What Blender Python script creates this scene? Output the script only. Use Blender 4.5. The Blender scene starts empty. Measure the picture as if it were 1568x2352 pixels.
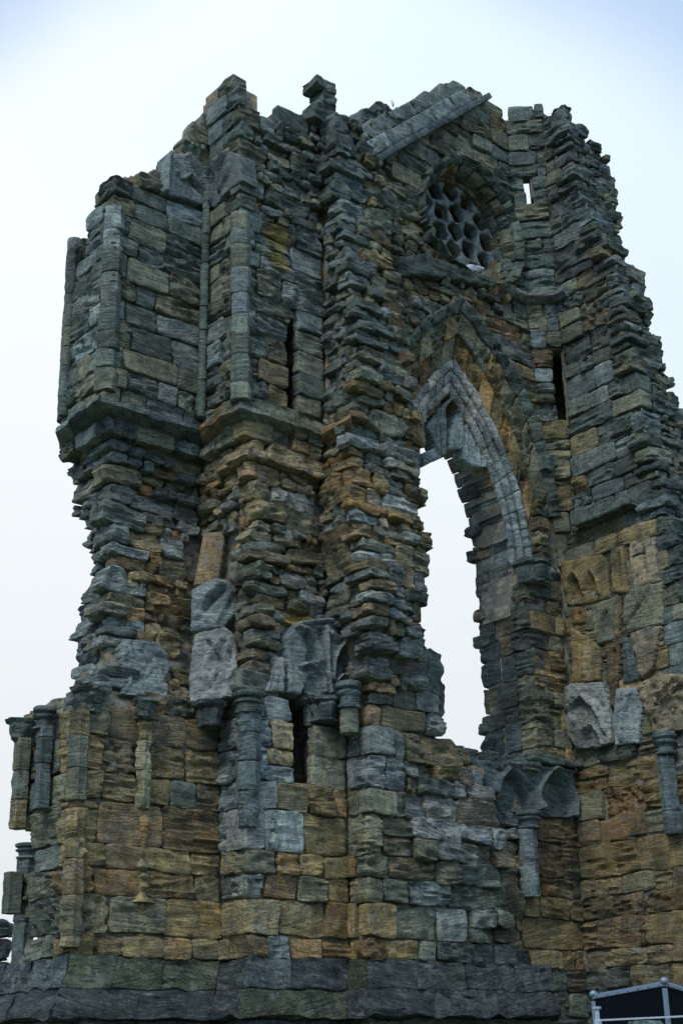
import bpy, math, random
import numpy as np
from mathutils import Matrix, Vector

# ------------------------------------------------------------------ camera
F, CX, CY = 3200.0, 784.0, 1176.0           # focal length and centre in a 1568 x 2352 frame
EYE = np.array([0.0, 0.0, 1.6])
_v = np.array([600 - 784.0, -6900 - 1176.0])
PITCH = math.atan(F / np.linalg.norm(_v)); ROLL = math.atan2(_v[0], -_v[1])
AR = math.radians(49.5)
HD = np.array([math.cos(AR), math.sin(AR), 0]); RT = np.array([math.sin(AR), -math.cos(AR), 0]); UP = np.array([0, 0, 1.0])
FW = HD * math.cos(PITCH) + UP * math.sin(PITCH); U0 = -HD * math.sin(PITCH) + UP * math.cos(PITCH)
cR, sR = math.cos(ROLL), math.sin(ROLL)
scene = bpy.context.scene
cam = bpy.data.cameras.new('camera'); camo = bpy.data.objects.new('camera', cam)
scene.collection.objects.link(camo); scene.camera = camo
xa = cR * RT + sR * U0; ya = -sR * RT + cR * U0
camo.matrix_world = Matrix(((xa[0], ya[0], -FW[0], EYE[0]), (xa[1], ya[1], -FW[1], EYE[1]), (xa[2], ya[2], -FW[2], EYE[2]), (0, 0, 0, 1)))
cam.sensor_fit = 'VERTICAL'; cam.angle = 2 * math.atan(1176 / F); cam.clip_end = 5000

# ------------------------------------------------------------------ sky, sun, exposure
SUN_EL, SUN_AZ = math.radians(48), math.radians(205)      # direction TOWARDS the sun, azimuth from +X counter-clockwise
world = bpy.data.worlds.new('World'); scene.world = world; world.use_nodes = True
nt = world.node_tree; nt.nodes.clear()
out = nt.nodes.new('ShaderNodeOutputWorld'); bg = nt.nodes.new('ShaderNodeBackground'); bg.inputs['Strength'].default_value = 0.1
sky = nt.nodes.new('ShaderNodeTexSky'); sky.sky_type = 'NISHITA'; sky.sun_disc = False
sky.sun_elevation = SUN_EL; sky.sun_rotation = math.radians(90) - SUN_AZ
tc = nt.nodes.new('ShaderNodeTexCoord')
ns = nt.nodes.new('ShaderNodeTexNoise'); ns.inputs['Scale'].default_value = 1.3; ns.inputs['Detail'].default_value = 3; ns.inputs['Roughness'].default_value = 0.4
rp = nt.nodes.new('ShaderNodeValToRGB')
rp.color_ramp.elements[0].position = 0.3; rp.color_ramp.elements[0].color = (7.3, 8.9, 9.9, 1)
rp.color_ramp.elements[1].position = 0.62; rp.color_ramp.elements[1].color = (9.5, 10.0, 10.2, 1)
mx = nt.nodes.new('ShaderNodeMix'); mx.data_type = 'RGBA'; mx.inputs['Factor'].default_value = 0.95
nt.links.new(tc.outputs['Generated'], ns.inputs['Vector']); nt.links.new(ns.outputs['Fac'], rp.inputs['Fac'])
sepz = nt.nodes.new('ShaderNodeSeparateXYZ'); nt.links.new(tc.outputs['Generated'], sepz.inputs[0])
mr = nt.nodes.new('ShaderNodeMapRange'); nt.links.new(sepz.outputs[2], mr.inputs[0]); mr.inputs[1].default_value = 0; mr.inputs[2].default_value = 1; mr.inputs[3].default_value = .82; mr.inputs[4].default_value = 1.28
vs = nt.nodes.new('ShaderNodeVectorMath'); vs.operation = 'SCALE'; nt.links.new(rp.outputs['Color'], vs.inputs[0]); nt.links.new(mr.outputs[0], vs.inputs['Scale'])
dt = nt.nodes.new('ShaderNodeVectorMath'); dt.operation = 'DOT_PRODUCT'; cdir = HD * math.cos(math.radians(20)) + UP * math.sin(math.radians(20)); dt.inputs[1].default_value = tuple(cdir)
nt.links.new(tc.outputs['Generated'], dt.inputs[0])
n2 = nt.nodes.new('ShaderNodeTexNoise'); n2.inputs['Scale'].default_value = 2.2; n2.inputs['Detail'].default_value = 4; nt.links.new(tc.outputs['Generated'], n2.inputs['Vector'])
ma = nt.nodes.new('ShaderNodeMath'); ma.operation = 'MULTIPLY_ADD'; nt.links.new(n2.outputs['Fac'], ma.inputs[0]); ma.inputs[1].default_value = .05; nt.links.new(dt.outputs['Value'], ma.inputs[2])
m2 = nt.nodes.new('ShaderNodeMapRange'); m2.interpolation_type = 'SMOOTHSTEP'; nt.links.new(ma.outputs[0], m2.inputs[0]); m2.inputs[1].default_value = .960; m2.inputs[2].default_value = .922; m2.inputs[3].default_value = 0; m2.inputs[4].default_value = .88
mb = nt.nodes.new('ShaderNodeMix'); mb.data_type = 'RGBA'; nt.links.new(m2.outputs[0], mb.inputs['Factor']); nt.links.new(vs.outputs[0], mb.inputs['A']); mb.inputs['B'].default_value = (5.0, 6.7, 9.6, 1)
nt.links.new(sky.outputs['Color'], mx.inputs['A']); nt.links.new(mb.outputs['Result'], mx.inputs['B'])
nt.links.new(mx.outputs['Result'], bg.inputs['Color']); nt.links.new(bg.outputs['Background'], out.inputs['Surface'])
sl = bpy.data.lights.new('sun', 'SUN'); sl.energy = 1.5; sl.angle = math.radians(20); sl.color = (1.0, 0.96, 0.9)
so = bpy.data.objects.new('sun', sl); scene.collection.objects.link(so)
sd = Vector((math.cos(SUN_EL) * math.cos(SUN_AZ), math.cos(SUN_EL) * math.sin(SUN_AZ), math.sin(SUN_EL)))
so.rotation_euler = sd.to_track_quat('Z', 'Y').to_euler(); so.location = sd * 60
scene.view_settings.view_transform = 'Standard'; scene.view_settings.look = 'None'
scene.view_settings.exposure = 0.0; scene.view_settings.gamma = 1.0

# ------------------------------------------------------------------ projection helpers (used to measure the building)
def ray(px, py):
    x = px - CX; y = -(py - CY)
    d = FW * F + RT * (cR * x - sR * y) + U0 * (sR * x + cR * y)
    return d / np.linalg.norm(d)
def proj(P):
    q = np.asarray(P, float) - EYE
    f = q @ FW; xr = q @ RT / f * F; yr = q @ U0 / f * F
    return np.stack([cR * xr + sR * yr + CX, CY - (-sR * xr + cR * yr)], -1)
def on_line(px, py, p, t):
    """where the ray through (px,py) meets the vertical plane through plan point p along plan direction t"""
    d = ray(px, py); n = np.array([t[1], -t[0]])
    k = (n @ np.asarray(p)) / (n @ d[:2])
    return EYE + d * k
def inpoly(pts, poly):
    pts = np.atleast_2d(pts); poly = np.asarray(poly, float); x, y = pts[:, 0], pts[:, 1]
    c = np.zeros(len(pts), bool); j = len(poly) - 1
    for i in range(len(poly)):
        xi, yi = poly[i]; xj, yj = poly[j]
        if yi != yj:
            c ^= ((yi > y) != (yj > y)) & (x < (xj - xi) * (y - yi) / (yj - yi) + xi)
        j = i
    return c

# ------------------------------------------------------------------ noise
rng = np.random.RandomState(7); random.seed(7)
_T = rng.rand(4096)
def vnoise(P):
    P = np.asarray(P, float); I = np.floor(P).astype(np.int64); f = P - I; f = f * f * (3 - 2 * f)
    def h(dx, dy, dz):
        return _T[(((I[:, 0] + dx) * 73856093) ^ ((I[:, 1] + dy) * 19349663) ^ ((I[:, 2] + dz) * 83492791)) & 4095]
    x, y, z = f[:, 0], f[:, 1], f[:, 2]
    a = h(0, 0, 0) * (1 - x) + h(1, 0, 0) * x; b = h(0, 1, 0) * (1 - x) + h(1, 1, 0) * x
    c = h(0, 0, 1) * (1 - x) + h(1, 0, 1) * x; d = h(0, 1, 1) * (1 - x) + h(1, 1, 1) * x
    return ((a * (1 - y) + b * y) * (1 - z) + (c * (1 - y) + d * y) * z) * 2 - 1
def cellnoise(P):
    """distance to the nearest of jittered points"""
    P = np.asarray(P, float); I = np.floor(P).astype(np.int64); best = np.full(len(P), 9.0)
    for dx in (-1, 0, 1):
        for dy in (-1, 0, 1):
            for dz in (-1, 0, 1):
                J = I + (dx, dy, dz); k = (J[:, 0] * 73856093) ^ (J[:, 1] * 19349663) ^ (J[:, 2] * 83492791)
                Q = J + np.stack([_T[k & 4095], _T[(k * 31 + 7) & 4095], _T[(k * 57 + 11) & 4095]], -1)
                best = np.minimum(best, np.linalg.norm(P - Q, axis=1))
    return best
def lerp_tab(tab, z):
    tab = np.asarray(tab, float)
    return np.stack([np.interp(z, tab[:, 0], tab[:, k]) for k in range(1, tab.shape[1])], -1)

# ------------------------------------------------------------------ materials
def nodes_of(name):
    m = bpy.data.materials.new(name); m.use_nodes = True; n = m.node_tree; b = n.nodes['Principled BSDF']; return m, n, b
def stone_material(name, strata=1.0, pits=0.5, fixed=None, grain=1.0, bumpd=0.03, lichen=0.5):
    m, n, b = nodes_of(name); L = n.links.new; N = n.nodes.new
    tc = N('ShaderNodeTexCoord'); oi = N('ShaderNodeObjectInfo')
    mul = N('ShaderNodeVectorMath'); mul.operation = 'SCALE'; mul.inputs[0].default_value = (37, 53, 71); L(oi.outputs['Random'], mul.inputs['Scale'])
    add = N('ShaderNodeVectorMath'); L(tc.outputs['Object'], add.inputs[0]); L(mul.outputs[0], add.inputs[1])
    sx = N('ShaderNodeSeparateXYZ'); L(add.outputs[0], sx.inputs[0]); tl = N('ShaderNodeMath'); tl.operation = 'MULTIPLY_ADD'
    rr_ = N('ShaderNodeMapRange'); L(oi.outputs['Random'], rr_.inputs[0]); rr_.inputs[3].default_value = -.22; rr_.inputs[4].default_value = .22
    sx0 = N('ShaderNodeSeparateXYZ'); L(tc.outputs['Object'], sx0.inputs[0]); L(sx0.outputs[0], tl.inputs[0]); L(rr_.outputs[0], tl.inputs[1]); L(sx.outputs[2], tl.inputs[2])
    wz = N('ShaderNodeTexWhiteNoise'); wz.noise_dimensions = '1D'; wa = N('ShaderNodeMath'); wa.operation = 'ADD'; L(oi.outputs['Random'], wa.inputs[0]); wa.inputs[1].default_value = 3.7; L(wa.outputs[0], wz.inputs['W'])
    wr_ = N('ShaderNodeMapRange'); L(wz.outputs['Value'], wr_.inputs[0]); wr_.inputs[3].default_value = .30; wr_.inputs[4].default_value = 1.25; zs_ = N('ShaderNodeMath'); zs_.operation = 'MULTIPLY'; L(tl.outputs[0], zs_.inputs[0]); L(wr_.outputs[0], zs_.inputs[1])
    cx_ = N('ShaderNodeCombineXYZ'); L(sx.outputs[0], cx_.inputs[0]); L(sx.outputs[1], cx_.inputs[1]); L(zs_.outputs[0], cx_.inputs[2])
    P = cx_.outputs[0]
    def mapped(sc):
        mp = N('ShaderNodeMapping'); mp.inputs['Scale'].default_value = sc; L(P, mp.inputs['Vector']); return mp.outputs[0]
    def noise(vec, scale, det=4, rough=0.55, dist=0.0):
        t = N('ShaderNodeTexNoise'); t.inputs['Scale'].default_value = scale; t.inputs['Detail'].default_value = det
        t.inputs['Roughness'].default_value = rough; t.inputs['Distortion'].default_value = dist; L(vec, t.inputs['Vector']); return t.outputs['Fac']
    def ramp(v, a, c, lo=0.0, hi=1.0):
        r = N('ShaderNodeMapRange'); r.inputs[1].default_value = a; r.inputs[2].default_value = c; r.inputs[3].default_value = lo; r.inputs[4].default_value = hi; L(v, r.inputs[0]); return r.outputs[0]
    def mixc(f, a, c, mode='MIX'):
        x = N('ShaderNodeMix'); x.data_type = 'RGBA'; x.blend_type = mode
        for s, val in (('Factor', f), ('A', a), ('B', c)):
            if hasattr(val, 'links'): L(val, x.inputs[s])
            elif s == 'Factor': x.inputs[s].default_value = val
            else: x.inputs[s].default_value = val
        return x.outputs['Result']
    def mth(op, a, c):
        x = N('ShaderNodeMath'); x.operation = op
        for i, val in enumerate((a, c)):
            if hasattr(val, 'links'): L(val, x.inputs[i])
            else: x.inputs[i].default_value = val
        return x.outputs[0]
    base = oi.outputs['Color'] if fixed is None else fixed
    st = noise(mapped((1.2, 1.2, 11)), 1.6, 5, 0.6, 0.35)
    st2 = noise(mapped((2.5, 2.5, 34)), 1.5, 3, 0.5, 0.25)
    bl = noise(P, 2.6, 5, 0.62); bl2 = noise(P, 7.0, 5, 0.65); fine = noise(P, 55, 4, 0.7)
    # colour: own colour varied in value, banded by bedding, patches of lichen and sooty crust
    gq = N('ShaderNodeNewGeometry'); wf = noise(gq.outputs['Position'], 1.5, 5, .6); wf2 = noise(gq.outputs['Position'], 4.5, 5, .65)
    wn0 = N('ShaderNodeTexWhiteNoise'); wn0.noise_dimensions = '1D'; L(oi.outputs['Random'], wn0.inputs['W'])
    if fixed is None:
        base = mixc(ramp(wf, .40, .62, .0, .62), base, mixc(.35, base, (.105, .125, .105, 1)))
        base = mixc(ramp(wf2, .50, .64, .0, .55), base, mixc(.5, base, (.16, .175, .17, 1)))
    c = mixc(ramp(bl, 0.38, 0.62), (0.62, 0.64, 0.66, 1), (1.32, 1.28, 1.2, 1)); c = mixc(1.0, base, c, 'MULTIPLY'); c = mixc(1.0, c, (2.02, 2.02, 1.94, 1), 'MULTIPLY')
    c = mixc(mth('MULTIPLY', ramp(st, 0.35, 0.65, 0, 1), ramp(wn0.outputs['Value'], 0, 1, 0, 1)), c, mixc(1.0, c, (0.68, 0.68, 0.70, 1), 'MULTIPLY'))
    c = mixc(mth('MULTIPLY', ramp(bl2, 0.55, 0.63), lichen * .8), c, (0.30, 0.33, 0.31, 1)); sp = noise(P, 19.0, 3, 0.6); c = mixc(ramp(sp, .56, .66, 0, .55), c, mixc(1.0, c, (.42, .42, .44, 1), 'MULTIPLY')); c = mixc(ramp(sp, .43, .34, 0, .35), c, mixc(1.0, c, (1.7, 1.7, 1.65, 1), 'MULTIPLY'))
    big = N('ShaderNodeTexNoise'); big.inputs['Scale'].default_value = 0.9; big.inputs['Detail'].default_value = 6; big.inputs['Roughness'].default_value = 0.65
    gp = N('ShaderNodeNewGeometry'); L(gp.outputs['Position'], big.inputs['Vector'])
    c = mixc(mth('MULTIPLY', ramp(big.outputs['Fac'], 0.52, 0.66), 0.55), c, (0.060, 0.078, 0.055, 1))
    c = mixc(ramp(fine, 0.35, 0.7, 0, 0.5), c, mixc(1.0, c, (0.45, 0.45, 0.47, 1), 'MULTIPLY'))
    if fixed is not None:
        vz = N('ShaderNodeTexVoronoi'); vz.inputs['Scale'].default_value = 1.0; mz = N('ShaderNodeMapping'); mz.inputs['Scale'].default_value = (4.2, 4.2, 9.0); L(gp.outputs['Position'], mz.inputs['Vector']); L(mz.outputs[0], vz.inputs['Vector'])
        sc_ = N('ShaderNodeSeparateColor'); L(vz.outputs['Color'], sc_.inputs[0]); cr = N('ShaderNodeValToRGB'); cr.color_ramp.interpolation = 'CONSTANT'
        for k_, (ps, cl) in enumerate(((0, (.9, .95, .95, 1)), (.25, (1.7, 1.35, .85, 1)), (.5, (1.1, 1.15, 1.15, 1)), (.75, (1.5, 1.5, 1.4, 1)))):
            e_ = cr.color_ramp.elements[k_] if k_ < 2 else cr.color_ramp.elements.new(ps); e_.position = ps; e_.color = cl
        L(sc_.outputs[0], cr.inputs[0]); c = mixc(ramp(vz.outputs['Distance'], .5, .35), c, mixc(1.0, c, cr.outputs[0], 'MULTIPLY'))
    for ctr, rad in (((12.594, 16.24, 14.85), .30), ((12.61, 16.24, 14.33), .24), ((12.85, 16.15, 8.11), .16)):
        sb = N('ShaderNodeVectorMath'); sb.operation = 'DISTANCE'; L(gq.outputs['Position'], sb.inputs[0]); sb.inputs[1].default_value = ctr
        k_ = mth('ADD', sb.outputs['Value'], mth('MULTIPLY', sp, .55)); c = mixc(ramp(k_, rad + .20, rad + .30, .75, 0), c, (.30, .235, .055, 1))
    L(c, b.inputs['Base Color'])
    b.inputs['Roughness'].default_value = 0.88; b.inputs['Specular IOR Level'].default_value = 0.25
    # relief
    vo = N('ShaderNodeTexVoronoi'); vo.inputs['Scale'].default_value = 16; L(mapped((1, 1, 1.8)), vo.inputs['Vector'])
    pit = mth('MULTIPLY', ramp(vo.outputs['Distance'], 0.05, 0.32, -1, 0), ramp(bl, 0.5, 0.6, 0, pits))
    hgt = mth('ADD', mth('MULTIPLY', ramp(st, .40, .56), .55 * strata), mth('MULTIPLY', ramp(st2, 0.40, 0.52), 0.38 * strata)); hgt = mth('ADD', hgt, mth('MULTIPLY', st, .9 * strata)); wn = N('ShaderNodeTexWhiteNoise'); wn.noise_dimensions = '1D'; L(oi.outputs['Random'], wn.inputs['W']); hgt = mth('MULTIPLY', hgt, mth('ADD', mth('MULTIPLY', ramp(wn.outputs['Value'], 0, 1, .15, 1.1), 1.0), mth('MULTIPLY', ramp(bl, .45, .6), .3)))
    ab = N('ShaderNodeMath'); ab.operation = 'SUBTRACT'; L(st, ab.inputs[0]); ab.inputs[1].default_value = .52; ab2 = N('ShaderNodeMath'); ab2.operation = 'ABSOLUTE'; L(ab.outputs[0], ab2.inputs[0])
    hgt = mth('ADD', hgt, mth('MULTIPLY', ramp(ab2.outputs[0], 0, .030, -1, 0), ramp(bl2, .42, .55, 0, .9 * strata)))
    hgt = mth('ADD', hgt, pit); hgt = mth('ADD', hgt, mth('MULTIPLY', fine, 0.30 * grain)); hgt = mth('ADD', hgt, mth('MULTIPLY', bl2, 0.9))
    bp = N('ShaderNodeBump'); bp.inputs['Strength'].default_value = 1.0; bp.inputs['Distance'].default_value = bumpd
    L(hgt, bp.inputs['Height']); L(bp.outputs[0], b.inputs['Normal'])
    return m
M = dict(stone=stone_material('weathered_sandstone', 1.0, 0.6, bumpd=0.06),
         smooth=stone_material('dressed_sandstone', 0.6, 0.4, bumpd=0.045),
         carved=stone_material('carved_limestone', 0.55, 1.3, bumpd=0.055, lichen=0.3),
         pitted=stone_material('honeycombed_sandstone', 0.6, 1.6, bumpd=0.08, lichen=0.25),
         mortar=stone_material('rubble_mortar', 0.1, 1.0, fixed=(0.150, 0.148, 0.130, 1), grain=3.0, bumpd=0.03, lichen=0.2))
def plain(name, col, rough=0.5, metal=0.0, noise_amt=0.25, sc=30):
    m, n, b = nodes_of(name); t = n.nodes.new('ShaderNodeTexNoise'); t.inputs['Scale'].default_value = sc; t.inputs['Detail'].default_value = 4
    tcx = n.nodes.new('ShaderNodeTexCoord'); n.links.new(tcx.outputs['Object'], t.inputs['Vector'])
    x = n.nodes.new('ShaderNodeMix'); x.data_type = 'RGBA'; n.links.new(t.outputs['Fac'], x.inputs['Factor'])
    x.inputs['A'].default_value = (*[k * (1 - noise_amt) for k in col], 1); x.inputs['B'].default_value = (*[min(1, k * (1 + noise_amt)) for k in col], 1)
    n.links.new(x.outputs['Result'], b.inputs['Base Color']); b.inputs['Roughness'].default_value = rough; b.inputs['Metallic'].default_value = metal
    return m

# stone colours (albedo)
PAL = dict(g=(.090, .124, .112), b=(.084, .114, .124), k=(.052, .070, .078), m=(.190, .235, .250), l=(.31, .34, .345), s=(.060, .078, .050), w=(.46, .45, .41),
           o=(.270, .168, .070), y=(.232, .182, .084), n=(.140, .105, .062), t=(.158, .166, .116), r=(.190, .120, .066), c=(.34, .29, .20))
def rect(x0, y0, x1, y1): return [(x0, y0), (x1, y0), (x1, y1), (x0, y1)]
REG = [(rect(-900, -900, 3000, 4000), 'ggbtm'),
       (rect(100, 150, 600, 760), 'gggtbmt'), (rect(100, 700, 600, 960), 'ggtttmb'),
       (rect(330, 770, 470, 930), 'ttygm'), (rect(560, 250, 1000, 560), 'gggbtm'), (rect(560, 560, 740, 800), 'mmtg'),
       (rect(600, 780, 680, 930), 'nytm'), (rect(740, 560, 990, 860), 'ggbttm'), (rect(770, 860, 990, 1060), 'ggtmoyt'),
       (rect(120, 900, 470, 1080), 'ggtmb'), (rect(460, 900, 760, 1010), 'gttgy'),
       (rect(120, 1040, 300, 1640), 'mmbgltb'), (rect(290, 1080, 460, 1300), 'mltyyob'), (rect(300, 1280, 450, 1640), 'oyymton'),
       (rect(450, 1000, 740, 1200), 'oyymltc'), (rect(450, 1200, 740, 1650), 'yymgltocn'), (rect(740, 1000, 860, 1180), 'ooyyt'), (rect(850, 1000, 1000, 1180), 'mltgc'),
       (rect(740, 1180, 1000, 1320), 'mltogy'), (rect(740, 1320, 1030, 1640), 'mgblto'),
       (rect(-50, 1620, 160, 2180), 'ttgyb'), (rect(150, 1640, 400, 1860), 'nytyg'), (rect(150, 1860, 560, 2200), 'ytnyyo'), (rect(390, 1640, 500, 1860), 'tgyn'),
       (rect(490, 1640, 665, 1960), 'mlmlltm'), (rect(590, 1600, 700, 1660), 'bm'), (rect(600, 1660, 700, 1750), 'oyl'), (rect(700, 1640, 930, 1800), 'ttynm'),
       (rect(650, 1780, 930, 2200), 'oyyoyt'), (rect(500, 1950, 650, 2200), 'tytym'), (rect(780, 1690, 940, 1800), 'mbl'), (rect(800, 1800, 930, 2060), 'tytg'),
       (rect(930, 1600, 1180, 1800), 'gmltoy'), (rect(930, 1790, 1110, 1940), 'lwmgnm'), (rect(930, 1920, 1230, 2140), 'gtgtnym'),
       (rect(1100, 1750, 1330, 1900), 'mb'), (rect(1180, 1860, 1330, 2220), 'nyony'), (rect(1300, 1750, 1600, 2260), 'ynynrytn'),
       (rect(850, 250, 1200, 640), 'ttgyg'), (rect(850, 560, 1200, 720), 'ggttyn'), (rect(920, 690, 1240, 960), 'ytoyrtgm'), (rect(950, 900, 1280, 1320), 'nytoyn'),
       (rect(1080, 680, 1200, 770), 'oyrtm'), (rect(1195, 680, 1330, 800), 'tnmt'), (rect(1200, 790, 1330, 1000), 'tytmt'), (rect(1240, 960, 1400, 1320), 'ytty'),
       (rect(1150, 230, 1300, 700), 'gtgbg'), (rect(1240, 250, 1420, 960), 'bgbtgbm'), (rect(1320, 540, 1420, 760), 'bgtbnt'), (rect(1340, 900, 1700, 1180), 'bmbgt'),
       (rect(1400, 1100, 1700, 1300), 'kbbg'), (rect(1240, 1180, 1400, 1330), 'tynt'), (rect(1290, 1230, 1520, 1700), 'tytgyt'), (rect(1500, 1300, 1700, 1600), 'bkgmt'),
       (rect(1500, 1600, 1700, 1760), 'ynmt'), (rect(1205, 1380, 1320, 1740), 'yotgy'), (rect(1060, 1070, 1205, 1760), 'kknbg'),  # last mix darkened to put the window reveal's shade into its stones
       (rect(-900, 2200, 1270, 3000), 'kskbs'), (rect(920, 2190, 1270, 2260), 'bgk'), (rect(1240, 2240, 1700, 3000), 'gntgk')]
SPOT = [(655, 1404, 700, 1420, (.40, .28, .06))]
def colour_at(px, py, jitter=14):
    for x0, y0, x1, y1, c in SPOT:
        if x0 < px < x1 and y0 < py < y1: return (*c, 1)
    px += random.gauss(0, jitter); py += random.gauss(0, jitter); mix = 'gt'
    for poly, s in REG:
        (x0, y0), (x1, y1) = poly[0], poly[2]
        if x0 <= px <= x1 and y0 <= py <= y1: mix = s
    c = PAL[random.choice(mix)]; mn = [sum(PAL[q][k] for q in mix) / len(mix) for k in range(3)]; c = [.64 * c[k] + .36 * mn[k] for k in range(3)]; v = random.uniform(0.82, 1.2); h = random.uniform(-.06, .06)
    return (c[0] * v * (1 + h), c[1] * v, c[2] * v * (1 - h), 1)

# ------------------------------------------------------------------ object helpers
COL = scene.collection
def link(name, verts, faces, mat, parent=None, color=None, loc=None, rot=None, smooth=True, mw=None):
    me = bpy.data.meshes.new(name); me.from_pydata([tuple(v) for v in verts], [], faces)
    if mat: me.materials.append(mat)
    if smooth:
        me.polygons.foreach_set('use_smooth', [True] * len(me.polygons)); me.set_sharp_from_angle(angle=math.radians(42))
    o = bpy.data.objects.new(name, me); COL.objects.link(o)
    if mw is not None: o.matrix_world = mw
    if color is not None: o.color = color
    if parent is not None:
        o.parent = parent; o.matrix_parent_inverse = parent.matrix_world.inverted()
    return o
def thing(name, label, cat, loc, group=None):
    o = bpy.data.objects.new(name, None); COL.objects.link(o); o.location = [float(k) for k in loc]; o.empty_display_size = .3
    bpy.context.view_layer.update() if False else None
    o.matrix_world = Matrix.Translation(o.location)
    o['label'] = label; o['category'] = cat; o['kind'] = 'thing'
    if group: o['group'] = group
    return o
_FC = {}
def grid_faces(nx, nz, k):
    key = (nx, nz, k)
    if key in _FC: return _FC[key]
    W = nx + 1; f = []
    for j in range(nz):
        for i in range(nx): f.append((j * W + i, j * W + i + 1, (j + 1) * W + i + 1, (j + 1) * W + i))
    ring = [i for i in range(nx)] + [j * W + nx for j in range(nz)] + [nz * W + nx - i for i in range(nx)] + [(nz - j) * W for j in range(nz)]
    R = len(ring); base = (nx + 1) * (nz + 1); prev = ring
    for q in range(k):
        cur = [base + q * R + i for i in range(R)]
        for i in range(R):
            j = (i + 1) % R; f.append((prev[j], prev[i], cur[i], cur[j]))
        prev = cur
    f.append(tuple(prev[::-1]))
    _FC[key] = (f, ring); return _FC[key]
def axis(n, w, r):
    """n+1 stations over [-w/2, w/2] with one close to each end"""
    a = np.linspace(-w / 2, w / 2, n + 1)
    if n >= 4:
        a[1] = -w / 2 + min(r, w / n); a[-2] = -a[1]
        a[1:-1] = np.linspace(a[1], a[-2], n - 1)
    return a
MODES = dict(ash=(.016, .038, 0.0, .014), lay=(.028, .095, 0.0, .014), pit=(.035, .03, .12, .02), rub=(.045, .060, 0.0, .022), smo=(.010, .010, 0.0, .012), slab=(.03, .05, 0, .02))
def stone(name, parent, O, t, w, h, d, c0=0.0, mode='ash', tilt=0.0, mat=None, color=None, res=.043, ks=2, taper=0.0, pitch_=0.0, skew=0.0):
    """one block: a displaced front grid, skirts running back into the wall, and a back"""
    t = np.asarray(t, float); t = t / np.linalg.norm(t); n = np.array([t[1], -t[0], 0]); T = np.array([t[0], t[1], 0])
    a0, a1, ap, r = MODES[mode]; r = min(r, .22 * min(w, h))
    nx = int(np.clip(round(w / res), 4, 20)); nz = int(np.clip(round(h / (res * .80)), 4, 16))
    A, B = np.meshgrid(axis(nx, w, r), axis(nz, h, r)); A = A.ravel(); B = B.ravel()
    ea = w / 2 - abs(A); eb = h / 2 - abs(B)
    def fall(e): e = np.clip(1 - e / (r * 1.6), 0, 1); return r * (1 - np.sqrt(np.clip(1 - e * e, 0, 1)))
    C = c0 - fall(ea) - fall(eb)
    f, ring = grid_faces(nx, nz, ks); ra, rb, rc = A[ring], B[ring], C[ring]
    va, vb, vc = [A], [B], [C]
    for q in range(1, ks + 1):
        va.append(ra * (1 + (.004 if q < ks else 0))); vb.append(rb); vc.append(rc + (-d - rc) * q / ks)
    A = np.concatenate(va); B = np.concatenate(vb); C = np.concatenate(vc)
    N0 = (nx + 1) * (nz + 1); front = np.arange(len(A)) < N0
    W = O[None, :] + A[:, None] * T + B[:, None] * UP + C[:, None] * n
    sd_ = random.random() * 97
    # uneven outline
    g = W * 2.6 + sd_
    A = A + vnoise(g) * min(.05, .12 * w) * (.5 + abs(A) / w) ; B = B + (vnoise(g + 31) * min(.035, .10 * h) + vnoise(W * 8 + sd_) * .012) * (abs(B) > h * .3)
    A = A + skew * B
    corner = np.clip(abs(A) / (w / 2), 0, 1) ** 5 * np.clip(abs(B) / (h / 2), 0, 1) ** 5
    A -= np.sign(A) * corner * r * 1.6; B -= np.sign(B) * corner * r * 1.2
    if taper: A = A * (1 - taper * (B / h + .5))
    warp = vnoise(W * 1.7 + sd_) * .10 + tilt * A
    zz = W[:, 2] + warp
    s1 = vnoise(np.stack([W[:, 0] * 1.3 + sd_, W[:, 1] * 1.3, zz * 11], -1)); s2 = vnoise(np.stack([W[:, 0] * 2.4, W[:, 1] * 2.4 + sd_, zz * 23], -1))
    low = vnoise(W * 3.1 + sd_ * 2); mid = vnoise(W * 8.5 + sd_)
    D = a0 * low * 1.3 + a0 * .9 * mid + a1 * (-abs(s1) * .8 + .30) + a1 * .5 * s2 - a1 * .75 * np.exp(-(s1 / .14) ** 2) * np.clip(.6 + low, 0, 1)
    if ap: D = D - ap * np.clip(1 - cellnoise(np.stack([W[:, 0] * 7, W[:, 1] * 7, W[:, 2] * 10], -1)) / .55, 0, 1)
    D = np.clip(D, -.13, .09)
    C = C + np.where(front, D, 0)
    side = (~front)
    A = A + np.where(side & (abs(A) > w * .42), np.sign(A) * D * .9, 0); B = B + np.where(side & (abs(B) > h * .42), np.sign(B) * D * .5, 0)
    ct, st_ = math.cos(tilt), math.sin(tilt); A, B = A * ct - B * st_, A * st_ + B * ct
    if pitch_: C = C + B * pitch_
    V = np.stack([A, -C, B], -1)
    mw = Matrix(((T[0], -n[0], 0, O[0]), (T[1], -n[1], 0, O[1]), (0, 0, 1, O[2]), (0, 0, 0, 1)))
    if color is None:
        p = proj(O + n * .05); color = colour_at(p[0], p[1])
    if mat is None: mat = M['pitted'] if mode == 'pit' else M['smooth'] if mode == 'smo' else M['stone']
    return link(name, V.tolist(), f, mat, parent, color, mw=mw)

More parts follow.
